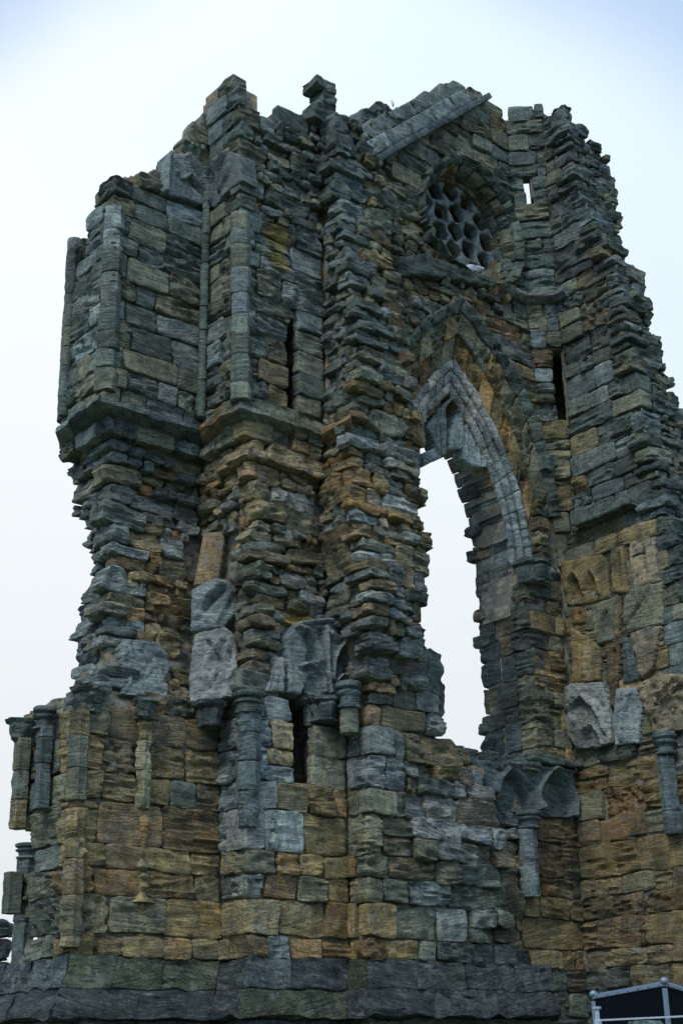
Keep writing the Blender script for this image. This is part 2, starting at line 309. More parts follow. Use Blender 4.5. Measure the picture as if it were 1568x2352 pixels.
# ------------------------------------------------------------------ plan of the ruin, read off the vertical edges
def resample(poly, n=40):
    poly = np.asarray(poly, float); ys = np.linspace(poly[0, 1], poly[-1, 1], n)
    return np.stack([np.interp(ys, poly[:, 1], poly[:, 0]), ys], -1)
def edge_from_frontal(poly, depth_of_y):
    out = []
    for px, py in resample(poly):
        d = ray(px, py); k = depth_of_y(py) / (d @ HD); out.append(EYE + d * k)
    return tab(out)
def tab(P):
    P = np.array(P); P = P[np.argsort(P[:, 2])]; return np.stack([P[:, 2], P[:, 0], P[:, 1]], -1)
def edge_from(src, t, poly):
    out = []; t = np.asarray(t, float)
    for px, py in resample(poly):
        z = 10.0
        for _ in range(8):
            p = lerp_tab(src, z); Q = on_line(px, py, p, t); z = .5 * z + .5 * Q[2]
        out.append(Q)
    return tab(out)
X, Y = (1.0, 0.0), (0.0, 1.0)
K3 = edge_from_frontal([(548, 100), (551, 800), (550, 930), (575, 1034), (590, 1154), (585, 1300), (588, 1420), (566, 1640), (566, 2240)],
                       lambda y: float(np.interp(y, [960, 1060, 1560, 1640], [20.0, 20.22, 20.22, 20.0])))
K2 = edge_from(K3, Y, [(480, 100), (478, 470), (465, 970), (455, 1200), (468, 1400), (500, 1640), (506, 2240)])
K1 = edge_from(K2, X, [(268, 200), (262, 460), (235, 950), (262, 1010), (250, 1100), (262, 1250), (250, 1420), (245, 1560), (182, 1640), (160, 2240)])
K0 = edge_from(K1, Y, [(172, 200), (163, 540), (133, 1040), (150, 1120), (180, 1250), (175, 1420), (160, 1600), (50, 1660), (8, 2240)])
K4 = edge_from(K3, X, [(730, 100), (735, 440), (745, 800), (738, 1000), (735, 1190), (745, 1400), (792, 1600), (802, 2240)])
K5 = edge_from(K4, Y, [(770, 100), (772, 420), (790, 560), (815, 700), (835, 830), (818, 900), (806, 965), (805, 1030), (822, 1200), (850, 1350), (858, 1440), (845, 1640), (845, 2240)])
K6 = edge_from(K5, X, [(840, 200), (885, 420), (905, 600), (945, 850), (975, 1010), (1000, 1250), (1000, 1480), (1030, 1500), (1030, 1650), (1125, 1760), (1180, 1960), (1190, 2240)])
YR = float(lerp_tab(K4, 13.0)[1])                      # plane of the gable wall
RL = np.array([[0, 13.6, YR], [25, 13.6, YR]])
K7 = edge_from(RL, X, [(1150, 200), (1155, 262), (1205, 700), (1245, 1000), (1285, 1350), (1318, 1800), (1350, 2400)])
K8 = edge_from(K7, (1, -1), [(1240, 200), (1249, 347), (1285, 750), (1305, 970), (1312, 1150), (1290, 1340), (1320, 1800), (1352, 2400)])
K9 = edge_from(K8, Y, [(1290, 200), (1294, 292), (1339, 472), (1369, 527), (1424, 640), (1434, 707), (1444, 797), (1474, 950), (1519, 1104), (1526, 1180), (1580, 1330), (1680, 1600), (1760, 2400)])
K10 = edge_from(K9, X, [(1330, 220), (1345, 320), (1400, 345), (1422, 500), (1462, 590), (1500, 660), (1520, 760), (1545, 880), (1568, 940), (1720, 1300), (1820, 1650), (1900, 2400)])
PLAN = dict(K0=K0, K1=K1, K2=K2, K3=K3, K4=K4, K5=K5, K6=K6, RL=RL, K7=K7, K8=K8, K9=K9, K10=K10)

LEFT = [(130, 1050), (140, 900), (150, 740), (160, 640), (163, 540), (190, 536), (205, 505), (215, 480), (215, 440), (230, 415), (248, 403), (275, 412), (280, 392), (305, 393),
        (340, 400), (345, 385), (362, 376), (385, 382), (388, 355), (400, 340), (425, 325), (432, 298), (445, 298), (462, 275), (468, 255), (490, 240), (506, 186), (542, 186),
        (552, 205), (562, 216), (566, 250), (582, 260), (590, 276), (632, 276), (638, 246), (650, 236), (660, 238), (686, 260), (708, 268), (722, 262), (748, 258),
        (775, 262), (790, 278), (818, 286), (832, 300), (838, 325), (862, 362), (880, 400), (885, 475), (905, 600), (920, 660), (938, 720), (945, 850), (960, 880), (970, 920),
        (975, 1010), (962, 1040), (958, 1095), (985, 1125), (988, 1150), (958, 1185), (988, 1215), (992, 1240), (985, 1270), (990, 1330), (985, 1375), (955, 1410), (950, 1425), (975, 1450),
        (978, 1480), (968, 1520), (985, 1570), (1000, 1600), (1012, 1660), (1022, 1690), (1050, 1700), (1060, 1745), (1100, 1760), (1118, 1790), (1140, 1850), (1148, 1880), (1145, 1910), (1160, 1930), (1172, 1960), (1178, 2050), (1165, 2100), (1190, 2130),
        (1192, 2180), (1190, 2500), (-100, 2500), (0, 2260), (15, 2240), (20, 2195), (66, 2180), (66, 2110), (28, 2100), (30, 2005), (72, 1990), (82, 1912), (40, 1905), (48, 1690), (45, 1660), (98, 1655), (100, 1632), (148, 1625), (150, 1600), (165, 1590), (162, 1560), (172, 1480),
        (175, 1420), (182, 1380), (208, 1330), (210, 1290), (190, 1250), (190, 1200), (162, 1185), (172, 1150), (160, 1130), (158, 1090), (140, 1080), (148, 1055)]
RIGHT = [(780, 400), (838, 300), (840, 290), (870, 275), (950, 235), (1010, 206), (1025, 196), (1045, 195), (1075, 212), (1108, 232), (1150, 250), (1155, 262), (1190, 252), (1232, 244), (1248, 258), (1275, 255), (1305, 258),
         (1318, 285), (1345, 305), (1350, 325), (1398, 342), (1404, 400), (1412, 430), (1418, 500), (1426, 545), (1432, 580), (1460, 620), (1478, 640), (1496, 690), (1500, 740), (1510, 780), (1530, 860), (1540, 900), (1560, 930), (1580, 950),
         (2200, 1200), (2200, 2700), (700, 2700), (700, 400)]

# ------------------------------------------------------------------ masonry of a patch
# global courses
def z_at(K, px, py):
    P = on_line(px, py, lerp_tab(K, 5.0), Y); 
    for _ in range(6): P = on_line(px, py, lerp_tab(K, P[2]), Y)
    return P[2]
low = [2200, 2147, 2062, 2002, 1948, 1852, 1787, 1710, 1640]
ZL = [z_at(K3, 566, y) for y in low]
ZP = ZL[0]                                            # top of the plinth
COURSES = [(1.0, 1.45), (1.45, 1.9), (1.9, 2.22), (2.22, 2.62), (2.62, ZP)] + [(a, b) for a, b in zip(ZL[:-1], ZL[1:])]
z = ZL[-1]
while z < 21.5:
    hh = random.uniform(.30, .46); COURSES.append((z, z + hh)); z += hh

RUB = [  # regions of torn, unfaced rubble: polygon, stone height range, depth scatter
    ([(120, 1010), (470, 1010), (560, 1000), (760, 1010), (990, 1000), (1000, 1560), (840, 1600), (740, 1600), (560, 1620), (240, 1620), (120, 1600)], (.15, .27), (-.04, .09)),
    ([(555, 300), (840, 290), (1000, 560), (1000, 1030), (745, 1020), (745, 830), (745, 570), (620, 505), (560, 440)], (.15, .25), (-.04, .11)),
    ([(1250, 300), (1330, 250), (1420, 340), (1440, 560), (1390, 480), (1330, 420), (1290, 420)], (.15, .24), (-.04, .09)),
    ([(1330, 500), (1450, 500), (1700, 1200), (1700, 1300), (1530, 1200), (1440, 800)], (.15, .26), (-.05, .10)),
    ([(930, 1660), (1180, 1700), (1200, 2180), (1090, 2150), (930, 1900)], (.20, .36), (-.05, .14)),
    ([(900, 590), (1130, 640), (1190, 690), (1120, 740), (1050, 720), (950, 800), (910, 760)], (.16, .26), (-.04, .09)),
    ([(930, 740), (1050, 720), (960, 900)], (.16, .26), (-.04, .09))]
def style_at(p):
    for poly, hr, cr in RUB:
        if inpoly(p, poly)[0]: return (hr, cr)
    return None
PX = [  # places taken by carved or special pieces: no ordinary stones there
    [(205, 1490), (270, 1480), (380, 1480), (392, 1540), (375, 1612), (280, 1600)],
    [(440, 1225), (520, 1225), (545, 1340), (545, 1600), (440, 1610)],
    [(650, 1440), (800, 1430), (790, 1600), (650, 1600)],
    [(376, 360), (530, 380), (525, 460), (480, 480), (372, 450)],
    [(1105, 1765), (1160, 1752), (1300, 1770), (1308, 1870), (1150, 1866), (1120, 1820)],
    [(1305, 1585), (1390, 1570), (1408, 1700), (1330, 1715)], [(1418, 1585), (1470, 1582), (1465, 1705), (1420, 1705)],
    [(1300, 1300), (1390, 1285), (1402, 1365), (1308, 1380)]]
def taken(p): return any(inpoly(p, q)[0] for q in PX)

def runs(mask):
    o = []; i = 0
    while i < len(mask):
        if mask[i]:
            j = i
            while j + 1 < len(mask) and mask[j + 1]: j += 1
            o.append((i, j)); i = j + 1
        else: i += 1
    return o
def fill_row(parent, a, b, z0, z1, s0, s1, kind, cr, dd, name=None, dmul=1.0):
    dd = dd or .32
    """one row of stones from s0 to s1 along the plan segment a..b"""
    L = np.linalg.norm(b - a); t = (b - a) / L; n = np.array([t[1], -t[0]]); h = z1 - z0
    s = s0
    while s < s1 - .05:
        if kind == 'rub': w = random.choice((random.uniform(.8, 1.6), random.uniform(1.5, 3.4))) * h
        else: w = random.choice((random.uniform(1.0, 1.8), random.uniform(1.5, 2.8))) * h
        if s1 - s - w < .5 * h: w = s1 - s
        w = min(w, s1 - s)
        if w < .09: s += w; continue
        c = a + t * (s + w / 2); O = np.array([c[0], c[1], (z0 + z1) / 2]); p = proj(O)
        if not taken(p):
            if kind == 'rub':
                if random.random() > .02:
                    j = random.uniform(-.02, .02); hh_ = h * random.uniform(.93, 1.22)
                    stone('rubble_stone', parent, O + [0, 0, j], t, w - .015, hh_, .34, random.uniform(*cr) * dmul, random.choice(('rub', 'rub', 'lay', 'rub', 'pit' if random.random() < .3 else 'rub')),
                          random.gauss(0, .06), res=.043, pitch_=random.uniform(-.5, .3), skew=random.uniform(-.35, .35))
            else:
                if h > .42 and random.random() < .12 and w > .3:   # two thin stones in one course
                    for q in (0, 1):
                        stone('ashlar_block', parent, O + [0, 0, (q - .5) * h / 2], t, w - .02, h / 2 - .02, dd, random.uniform(-.02, .03), 'lay', random.gauss(0, .01))
                else:
                    md = random.choice(('ash', 'ash', 'lay', 'lay', 'lay', 'pit' if random.random() < .5 else 'ash', 'smo'))
                    stone('ashlar_block', parent, O, t, w - .014, h - .014, dd, random.uniform(-.03, .045) * dmul, md, random.gauss(0, .012), mat=M['smooth'] if md == 'ash' else None)
        s += w
def masonry(parent, EA, EB, keep, zmin, zmax, trimA=None, trimB=None, hole=None, force=None, dmul=1.0, dd=None):
    for ci, (z0, z1) in enumerate(COURSES):
        if z1 < zmin or z0 > zmax: continue
        z0_, z1_ = max(z0, zmin), min(z1, zmax)
        if z1_ - z0_ < .08: continue
        zm = (z0_ + z1_) / 2; a = lerp_tab(EA, zm); b = lerp_tab(EB, zm); L = np.linalg.norm(b - a); t = (b - a) / max(L, 1e-6)
        s_lo = trimA(ci) if trimA else 0.0; s_hi = L - (trimB(ci) if trimB else 0.0)
        if s_hi - s_lo < .08: continue
        S = np.arange(s_lo, s_hi, .04)
        def seg(zq0, zq1):
            zq = (zq0 + zq1) / 2; Pq = np.stack([a[0] + t[0] * S, a[1] + t[1] * S, np.full(len(S), zq)], -1); pq = proj(Pq)
            m = inpoly(pq, keep)
            if hole is not None: m &= ~hole(Pq)
            return m, pq
        m, pq = seg(z0_, z1_)
        stl = [force if force else style_at(p) for p in pq]
        mr = np.array([s is not None and s != 'ash' for s in stl])
        for kind, mk in (('ash', ~mr), ('rub', mr)):
            if kind == 'ash':
                for i, j in runs(m & mk):
                    if (j - i) * .04 > .08: fill_row(parent, a, b, z0_, z1_, S[i], S[j] + .04, 'ash', None, dd, dmul=dmul)
            else:
                for i, j in runs(mk):
                    hr, cr = [s for s in stl[i:j + 1] if s is not None][0]
                    n_ = max(1, int(round((z1_ - z0_) / random.uniform(*hr)))); cuts = np.linspace(z0_, z1_, n_ + 1)
                    cuts[1:-1] += [random.uniform(-.02, .02) for _ in range(n_ - 1)]
                    for q in range(n_):
                        mm, _ = seg(cuts[q], cuts[q + 1]); mm = mm.copy(); idx = np.arange(len(mm)); mm &= (idx >= i) & (idx <= j)
                        for i2, j2 in runs(mm):
                            if (j2 - i2) * .04 > .08: fill_row(parent, a, b, cuts[q], cuts[q + 1], S[i2] + random.uniform(0, .04), S[j2] + random.uniform(-.03, .07), 'rub', cr, None, dmul=dmul)
# quoins
def quoin_plan(seed):
    r_ = random.Random(seed); return [(r_.uniform(.26, .36), r_.uniform(.42, .62)) if i % 2 else (r_.uniform(.42, .62), r_.uniform(.26, .36)) for i in range(len(COURSES) + 2)]
def quoins(parent, K, seed, keep, zmin, zmax, tR=X, fR=1.0, fL=1.0, cscale=1.0):
    qp = quoin_plan(seed)
    for ci, (z0, z1) in enumerate(COURSES):
        z0_, z1_ = max(z0, zmin), min(z1, zmax)
        if z1_ - z0_ < .08: continue
        wR, wL = qp[ci][0] * fR, qp[ci][1] * fL
        zm = (z0_ + z1_) / 2; k = lerp_tab(K, zm); p = proj(np.array([k[0] + .08, k[1] + .08, zm]))
        if not inpoly(p, keep)[0] or taken(p): continue
        if not inpoly(proj(np.array([k[0] + wR, k[1], zm])), keep)[0]: wR *= .5
        st = style_at(p)
        if st is None:
            O = np.array([k[0] + wR / 2 - .01, k[1], zm]); md = random.choice(('lay', 'ash', 'lay', 'smo', 'pit' if random.random() < .4 else 'lay'))
            stone('corner_stone', parent, O, tR, wR, z1_ - z0_ - .016, wL, random.uniform(.0, .05), md, random.gauss(0, .01), ks=8, mat=M['smooth'] if md == 'ash' else None)
        else:
            n_ = max(1, int(round((z1_ - z0_) / random.uniform(*st[0])))); dz = (z1_ - z0_) / n_
            for q in range(n_):
                off = random.uniform(-.04, .08) * cscale; w = wR * random.uniform(.98, 1.3) + off
                O = np.array([k[0] + wR - w / 2, k[1], z0_ + dz * (q + .5)])
                stone('corner_stone', parent, O, tR, w, dz * random.uniform(.86, 1.0), wL * random.uniform(.8, 1.1), off + random.uniform(-.02, .08), 'rub' if random.random() < .6 else 'lay', random.gauss(0, .05), ks=7, res=.046)

# core of a patch: a closed slab of mortar and rubble
def core(name, parent, EA, EB, keep, zmin, zmax, thick=.5, hole=None, c=-.085, du=.07, dz=.055, amp=.022, extA=0.0, extB=0.0):
    zs = np.arange(zmin, zmax + dz, dz); Lm = max(np.linalg.norm(lerp_tab(EB, z) - lerp_tab(EA, z)) for z in zs); nu = max(2, int(math.ceil((Lm + extA + extB) / du)))
    A = lerp_tab(EA, zs); B = lerp_tab(EB, zs); T_ = (B - A); _t = T_ / np.maximum(np.linalg.norm(T_, axis=1), 1e-6)[:, None]; A = A - _t * extA; B = B + _t * extB; T_ = (B - A); ln = np.linalg.norm(T_, axis=1); T_ = T_ / np.maximum(ln, 1e-6)[:, None]; n = np.stack([T_[:, 1], -T_[:, 0]], -1)
    s = np.linspace(0, 1, nu + 1)
    P = A[:, None, :] + (B - A)[:, None, :] * s[None, :, None]
    Zs = np.repeat(zs[:, None], nu + 1, 1)
    W = np.concatenate([P, Zs[..., None]], -1)
    nn = vnoise(W.reshape(-1, 3) * 4.5).reshape(W.shape[:2]) * amp + vnoise(W.reshape(-1, 3) * 12).reshape(W.shape[:2]) * amp * .5
    Wc = W.reshape(-1, 3); lump = (.62 - np.clip(cellnoise(Wc * (4.2, 4.2, 9.0)), 0, 1))
    pv = proj(Wc); rz = np.zeros(len(Wc), bool)
    for poly, _h, _c in RUB: rz |= inpoly(pv, poly)
    nn = nn + (lump * np.where(rz, .13, .03)).reshape(W.shape[:2]) - .05 * rz.reshape(W.shape[:2])
    Fp = W.copy(); Fp[..., 0] += n[:, None, 0] * (c + nn); Fp[..., 1] += n[:, None, 1] * (c + nn)
    Bp = W.copy(); Bp[..., 0] -= n[:, None, 0] * thick; Bp[..., 1] -= n[:, None, 1] * thick
    cen = (W[:-1, :-1] + W[1:, 1:]) / 2; pc = proj(cen.reshape(-1, 3)); ok = inpoly(pc, keep)
    # pull in a little from the silhouette so that the stones make it
    for dx, dy in ((9, 0), (-9, 0), (0, -9)): ok &= inpoly(pc + (dx, dy), keep)
    if hole is not None: ok &= ~hole(cen.reshape(-1, 3))
    ok = ok.reshape(cen.shape[:2]); nz, nx = ok.shape; Wd = nu + 1; NV = (nz + 1) * Wd
    V = np.concatenate([Fp.reshape(-1, 3), Bp.reshape(-1, 3)]); f = []
    id_ = lambda j, i: j * Wd + i
    for j in range(nz):
        for i in range(nx):
            if not ok[j, i]: continue
            a, b, c_, d = id_(j, i), id_(j, i + 1), id_(j + 1, i + 1), id_(j + 1, i)
            f.append((a, b, c_, d)); f.append((d + NV, c_ + NV, b + NV, a + NV))
            if i == 0 or not ok[j, i - 1]: f.append((d, d + NV, a + NV, a))
            if i == nx - 1 or not ok[j, i + 1]: f.append((b, b + NV, c_ + NV, c_))
            if j == 0 or not ok[j - 1, i]: f.append((a, a + NV, b + NV, b))
            if j == nz - 1 or not ok[j + 1, i]: f.append((c_, c_ + NV, d + NV, d))
    used = np.unique(np.array([k for q in f for k in q])); re_ = -np.ones(len(V), int); re_[used] = np.arange(len(used))
    return link(name, V[used].tolist(), [tuple(int(re_[k]) for k in q) for q in f], M['mortar'], parent, (.1, .1, .1, 1))

# ------------------------------------------------------------------ openings in the gable wall
UA, ZS = 16.95, 10.2                                  # axis and springing of the great window
def arc(w, h, zs, tau):
    """point of a pointed arch, tau 0 at the springing to 1 at the apex (right half)"""
    R = (w * w + h * h) / (2 * w); th = math.acos((R - w) / R) * tau
    return (R - w) * -1 + R * math.cos(th), zs + R * math.sin(th)
def half_width(w, h, zs, z, zleg):
    z = np.asarray(z, float); R = (w * w + h * h) / (2 * w); dz = np.clip(z - zs, 0, None)
    hw = np.sqrt(np.clip(R * R - dz * dz, 0, None)) - (R - w)
    return np.where((z < zleg) | (hw < 0), -1, hw)
LI = (1.35, 3.15, 10.2); LO = (1.85, 3.8, 10.2); OO = (2.08, 3.7, 11.2)
SILL = 6.43
def in_arch(P, spec, zleg=SILL, grow=0.0):
    hw = half_width(spec[0], spec[1], spec[2], P[:, 2], zleg)
    low_ = P[:, 2] < 10.2
    hw = np.where(low_ & (P[:, 2] >= zleg), 1.35, hw)
    return (hw >= 0) & (abs(P[:, 0] - UA) < hw + grow)
RC, RR = np.array([17.40, 17.10]), 1.20                # rose window
def rose_r(P): return np.hypot(P[:, 0] - RC[0], (P[:, 2] - RC[1]) * 1.0)
ROSE_STONE = lambda P: (rose_r(P) < RR + .26)
hole_mason = lambda P: in_arch(P, OO, SILL, .16) & ((P[:, 2] > 10.2) | in_arch(P, LI)) | (rose_r(P) < RR + .15)
hole_front = lambda P: in_arch(P, OO, SILL, -.02) & ((P[:, 2] > 10.2) | in_arch(P, LI)) | (rose_r(P) < RR + .06)
hole_back = lambda P: in_arch(P, LI, SILL) | (rose_r(P) < RR - .10)
def slit(K, t, pts):
    """rectangular hole given by pixel corners on the plane through K along t"""
    q = [on_line(px, py, lerp_tab(K, 14.0), t) for px, py in pts]
    return q
# ------------------------------------------------------------------ the walls
def trim(seed, which, f=1.0):
    qp = quoin_plan(seed); return (lambda ci: qp[ci][which] * f)
def mk(name, label, cat, K, z=2.2):
    p = lerp_tab(K, z); return thing(name, label, cat, (p[0], p[1], 0))
corner = mk('corner_buttress', 'far left corner buttress of the ruin, rising to a broken stepped top beside open sky', 'buttress', K1)
middle = mk('middle_buttress', 'middle buttress with two narrow dark slits, topped by two jagged stumps of pinnacle', 'buttress', K3)
stub = mk('torn_wall', 'torn end of a thick rubble wall left of the tall open window', 'wall', K5)
gable = mk('gable_wall', 'gabled wall with round window above a tall broken pointed window', 'wall', RL)
turret = mk('stair_turret', 'narrow stair turret with two slit windows, between gable and sloping buttress', 'turret', K7)
raking = mk('sloping_buttress', 'massive dark buttress at the right whose torn edge slopes outward to the ground', 'buttress', K9)
def box_hole(ax, lo, hi, z0, z1, arch=0.0):
    k = 0 if ax == 'x' else 1
    def f(P):
        m = (lo + hi) / 2; hw = (hi - lo) / 2; top = z1 - arch * (abs(P[:, k] - m) / hw) ** 2 if arch else z1
        return (abs(P[:, k] - m) < hw) & (P[:, 2] > z0) & (P[:, 2] < top)
    return f
def hole_px(K, t, poly, zr=14.0):
    """opening outlined in the photograph, carried on to its wall plane as (s, z)"""
    p0 = lerp_tab(K, zr); Q = np.array([on_line(px, py, p0, t) for px, py in poly]); tt = np.array(t) / np.linalg.norm(t)
    sz = np.stack([(Q[:, :2] - p0) @ tt, Q[:, 2]], -1)
    return lambda P: inpoly(np.stack([(P[:, :2] - p0) @ tt, P[:, 2]], -1), sz)
slit_a = hole_px(K3, X, [(658, 735), (666, 722), (676, 722), (683, 745), (683, 935), (662, 925), (657, 800)], 13.0)
slit_b = hole_px(K3, X, [(674, 1615), (682, 1590), (698, 1590), (712, 1615), (716, 1790), (680, 1792), (668, 1735), (674, 1700)], 6.0)
slit_c = hole_px(K7, (1, -1), [(1197, 396), (1216, 396), (1226, 464), (1206, 464)], 19.0)
slit_d = hole_px(K7, (1, -1), [(1263, 825), (1270, 810), (1283, 812), (1297, 960), (1290, 972), (1281, 962)], 14.0)

wide_a = hole_px(K3, X, [(652, 718), (705, 732), (712, 945), (655, 930)], 13.0); wide_b = hole_px(K3, X, [(668, 1590), (742, 1600), (745, 1800), (668, 1795)], 6.0)
wide_d = hole_px(K7, (1, -1), [(1252, 810), (1290, 800), (1308, 975), (1268, 985)], 14.0)
def dark_box(parent, K, t, px, y0, y1, wl, wr, d0, d1, zr):  # closed box added behind a slit to shut out daylight
    t = np.array(t, float) / np.linalg.norm(t); n = np.array([t[1], -t[0]]); p = lerp_tab(K, zr); a_ = on_line(px, y0, p, t); b_ = on_line(px, y1, p, t); c = a_[:2]; z0, z1 = min(a_[2], b_[2]), max(a_[2], b_[2])
    q = lambda s, d, z: (*(c + t * s - n * d), z)
    V = [q(s, d, z) for s in (-wl, wr) for d in (d0, d1) for z in (z0, z1)]
    link('slit_dark_box', V, [(0, 1, 3, 2), (4, 6, 7, 5), (2, 3, 7, 6), (0, 2, 6, 4), (1, 5, 7, 3)], M['mortar'], parent, (.1, .1, .1, 1), smooth=False)
dark_box(middle, K3, X, 672, 700, 960, .22, .75, .14, 1.3, 13.0); dark_box(middle, K3, X, 692, 1570, 1775, .25, .80, .14, 1.3, 6.0); dark_box(turret, K7, (1, -1), 1280, 780, 1000, .20, .20, .14, 1.4, 14.0)
RT_ = RIGHT
masonry(corner, K0, K1, LEFT, ZP, 21, trimB=trim(1, 1), dmul=.6)
masonry(corner, K1, K2, LEFT, ZP, 21, trimA=trim(1, 0), dmul=.6)
quoins(corner, K1, 1, LEFT, ZP, 21)
masonry(middle, K2, K3, LEFT, ZP, 21, trimB=trim(3, 1, .8))
masonry(middle, K3, K4, LEFT, ZP, 21, trimA=trim(3, 0), hole=lambda P: slit_a(P) | slit_b(P), dd=.15)
quoins(middle, K3, 3, LEFT, ZP, 21, fL=.8)
masonry(stub, K4, K5, LEFT, ZP, 21, trimB=lambda ci: .28)
masonry(stub, K5, K6, LEFT, ZP, 21, trimA=trim(5, 0))
quoins(stub, K5, 5, LEFT, ZP, 21, fL=.7)
masonry(gable, RL + [0, .9, 0], K7, RIGHT, 1.0, 21.2, hole=hole_mason)
masonry(turret, K7, K8, RIGHT, 1.0, 21.2, hole=lambda P: slit_c(P) | slit_d(P), dd=.16)
masonry(raking, K8, K9, RIGHT, 1.0, 21.2, trimB=trim(9, 1))
masonry(raking, K9, K10, RIGHT, 1.0, 21.2, trimA=trim(9, 0))
quoins(raking, K9, 9, RIGHT, 1.0, 21.2)
core('rubble_core', corner, K0, K1, LEFT, 1.0, 21, .5, extB=-.13); core('rubble_core', corner, K1, K2, LEFT, 1.0, 21, .5, extA=-.13, extB=.4)
core('rubble_core', middle, K2, K3, LEFT, 1.0, 21, .5, extA=.4, extB=-.13); core('rubble_core', middle, K3, K4, LEFT, 1.0, 21, .5, hole=lambda P: wide_a(P) | wide_b(P), du=.06, dz=.06, extA=-.13, extB=.4)
core('rubble_core', stub, K4, K5, LEFT, 1.0, 21, .6, extA=.4, extB=-.13); core('rubble_core', stub, K5, K6, LEFT, 1.0, 21, .5, extA=-.13)
core('rubble_core', gable, RL, K7, RIGHT, 1.0, 21.2, .4, hole=hole_front, extB=.1); core('rubble_core', gable, RL, K7, RIGHT, 1.0, 21.2, 1.15, hole=hole_back, c=-.42, extB=.05)
core('rubble_core', turret, K7, K8, RIGHT, 1.0, 21.2, .4, hole=lambda P: slit_c(P) | wide_d(P), du=.05, dz=.06, extA=.1, extB=.12)
core('rubble_core', raking, K8, K9, RIGHT, 1.0, 21.2, .5, extA=.12, extB=-.14); core('rubble_core', raking, K9, K10, RIGHT, 1.0, 21.2, .4, extA=-.14)
# slits are kept dark by the closed boxes added above
# ground
gm, gn, gb = nodes_of('rough_grass'); gt = gn.nodes.new('ShaderNodeTexNoise'); gt.inputs['Scale'].default_value = 4; gr = gn.nodes.new('ShaderNodeValToRGB')
gr.color_ramp.elements[0].color = (.03, .05, .015, 1); gr.color_ramp.elements[1].color = (.08, .10, .04, 1); gn.links.new(gt.outputs['Fac'], gr.inputs[0]); gn.links.new(gr.outputs[0], gb.inputs['Base Color']); gb.inputs['Roughness'].default_value = 1
g = link('ground', [(-3000, -3000, 0), (3000, -3000, 0), (3000, 3000, 0), (-3000, 3000, 0)], [(0, 1, 2, 3)], gm, smooth=False); g['kind'] = 'structure'
# ------------------------------------------------------------------ shaped pieces
def bilinear_block(name, parent, C4, d, c0=0.0, mode='ash', mat=None, color=None, res=.055, ks=2, relief=None, dirback=None):
    """a block whose front face is the quad C4 (bottom-left, bottom-right, top-right, top-left in world space)"""
    C4 = [np.asarray(c, float) for c in C4]; a0, a1, ap, r = MODES[mode]
    w = (np.linalg.norm(C4[1] - C4[0]) + np.linalg.norm(C4[2] - C4[3])) / 2; h = (np.linalg.norm(C4[3] - C4[0]) + np.linalg.norm(C4[2] - C4[1])) / 2
    n = np.cross(C4[1] - C4[0], C4[3] - C4[0]) + np.cross(C4[2] - C4[1], C4[0] - C4[1]) * 0 + np.cross(C4[3] - C4[2], C4[1] - C4[2]); n /= np.linalg.norm(n)
    back = -n if dirback is None else np.asarray(dirback, float)
    nx = int(np.clip(round(w / res), 3, 26)); nz = int(np.clip(round(h / (res * .85)), 3, 18))
    A, B = np.meshgrid(axis(nx, 1.0, r / w), axis(nz, 1.0, r / h)); A = A.ravel() + .5; B = B.ravel() + .5
    f, ring = grid_faces(nx, nz, ks)
    def fall(e): e = np.clip(1 - e / (r * 1.6), 0, 1); return r * (1 - np.sqrt(np.clip(1 - e * e, 0, 1)))
    C = c0 - fall(np.minimum(A, 1 - A) * w) - fall(np.minimum(B, 1 - B) * h)
    if relief is not None: C = C + relief(A, B)
    P = (C4[0] * (1 - A[:, None]) * (1 - B[:, None]) + C4[1] * A[:, None] * (1 - B[:, None]) + C4[2] * A[:, None] * B[:, None] + C4[3] * (1 - A[:, None]) * B[:, None])
    sd_ = random.random() * 97
    s1 = vnoise(np.stack([P[:, 0] * 1.3 + sd_, P[:, 1] * 1.3, P[:, 2] * 11], -1)); low_ = vnoise(P * 3.1 + sd_); mid = vnoise(P * 8.5 + sd_)
    D = a0 * low_ * 1.3 + a0 * .7 * mid + a1 * (-abs(s1) * 1.3 + .35)
    if ap: D = D - ap * np.clip(1 - cellnoise(P * (7, 7, 10)) / .55, 0, 1)
    jit = np.stack([vnoise(P * 2.7 + sd_ + q) for q in (3, 17, 29)], -1) * min(.018, .07 * min(w, h))
    Fr = P + n * (C + D)[:, None] + jit
    V = [Fr]; Rg = Fr[ring]
    for q in range(1, ks + 1): V.append(Rg + back * d * q / ks)
    V = np.concatenate(V); cen = V.mean(0)
    if color is None:
        p = proj(P.mean(0)); color = colour_at(p[0], p[1])
    if mat is None: mat = M['pitted'] if mode == 'pit' else M['smooth'] if mode in ('smo', 'ash') else M['stone']
    T = C4[1] - C4[0]; T = T * (1, 1, 0); T /= max(np.linalg.norm(T), 1e-6); Yv = np.cross(UP, T)
    R3 = np.stack([T, Yv, UP], 1)
    mw = Matrix(((R3[0, 0], R3[0, 1], R3[0, 2], cen[0]), (R3[1, 0], R3[1, 1], R3[1, 2], cen[1]), (R3[2, 0], R3[2, 1], R3[2, 2], cen[2]), (0, 0, 0, 1)))
    return link(name, ((V - cen) @ R3).tolist(), f, mat, parent, color, mw=mw)

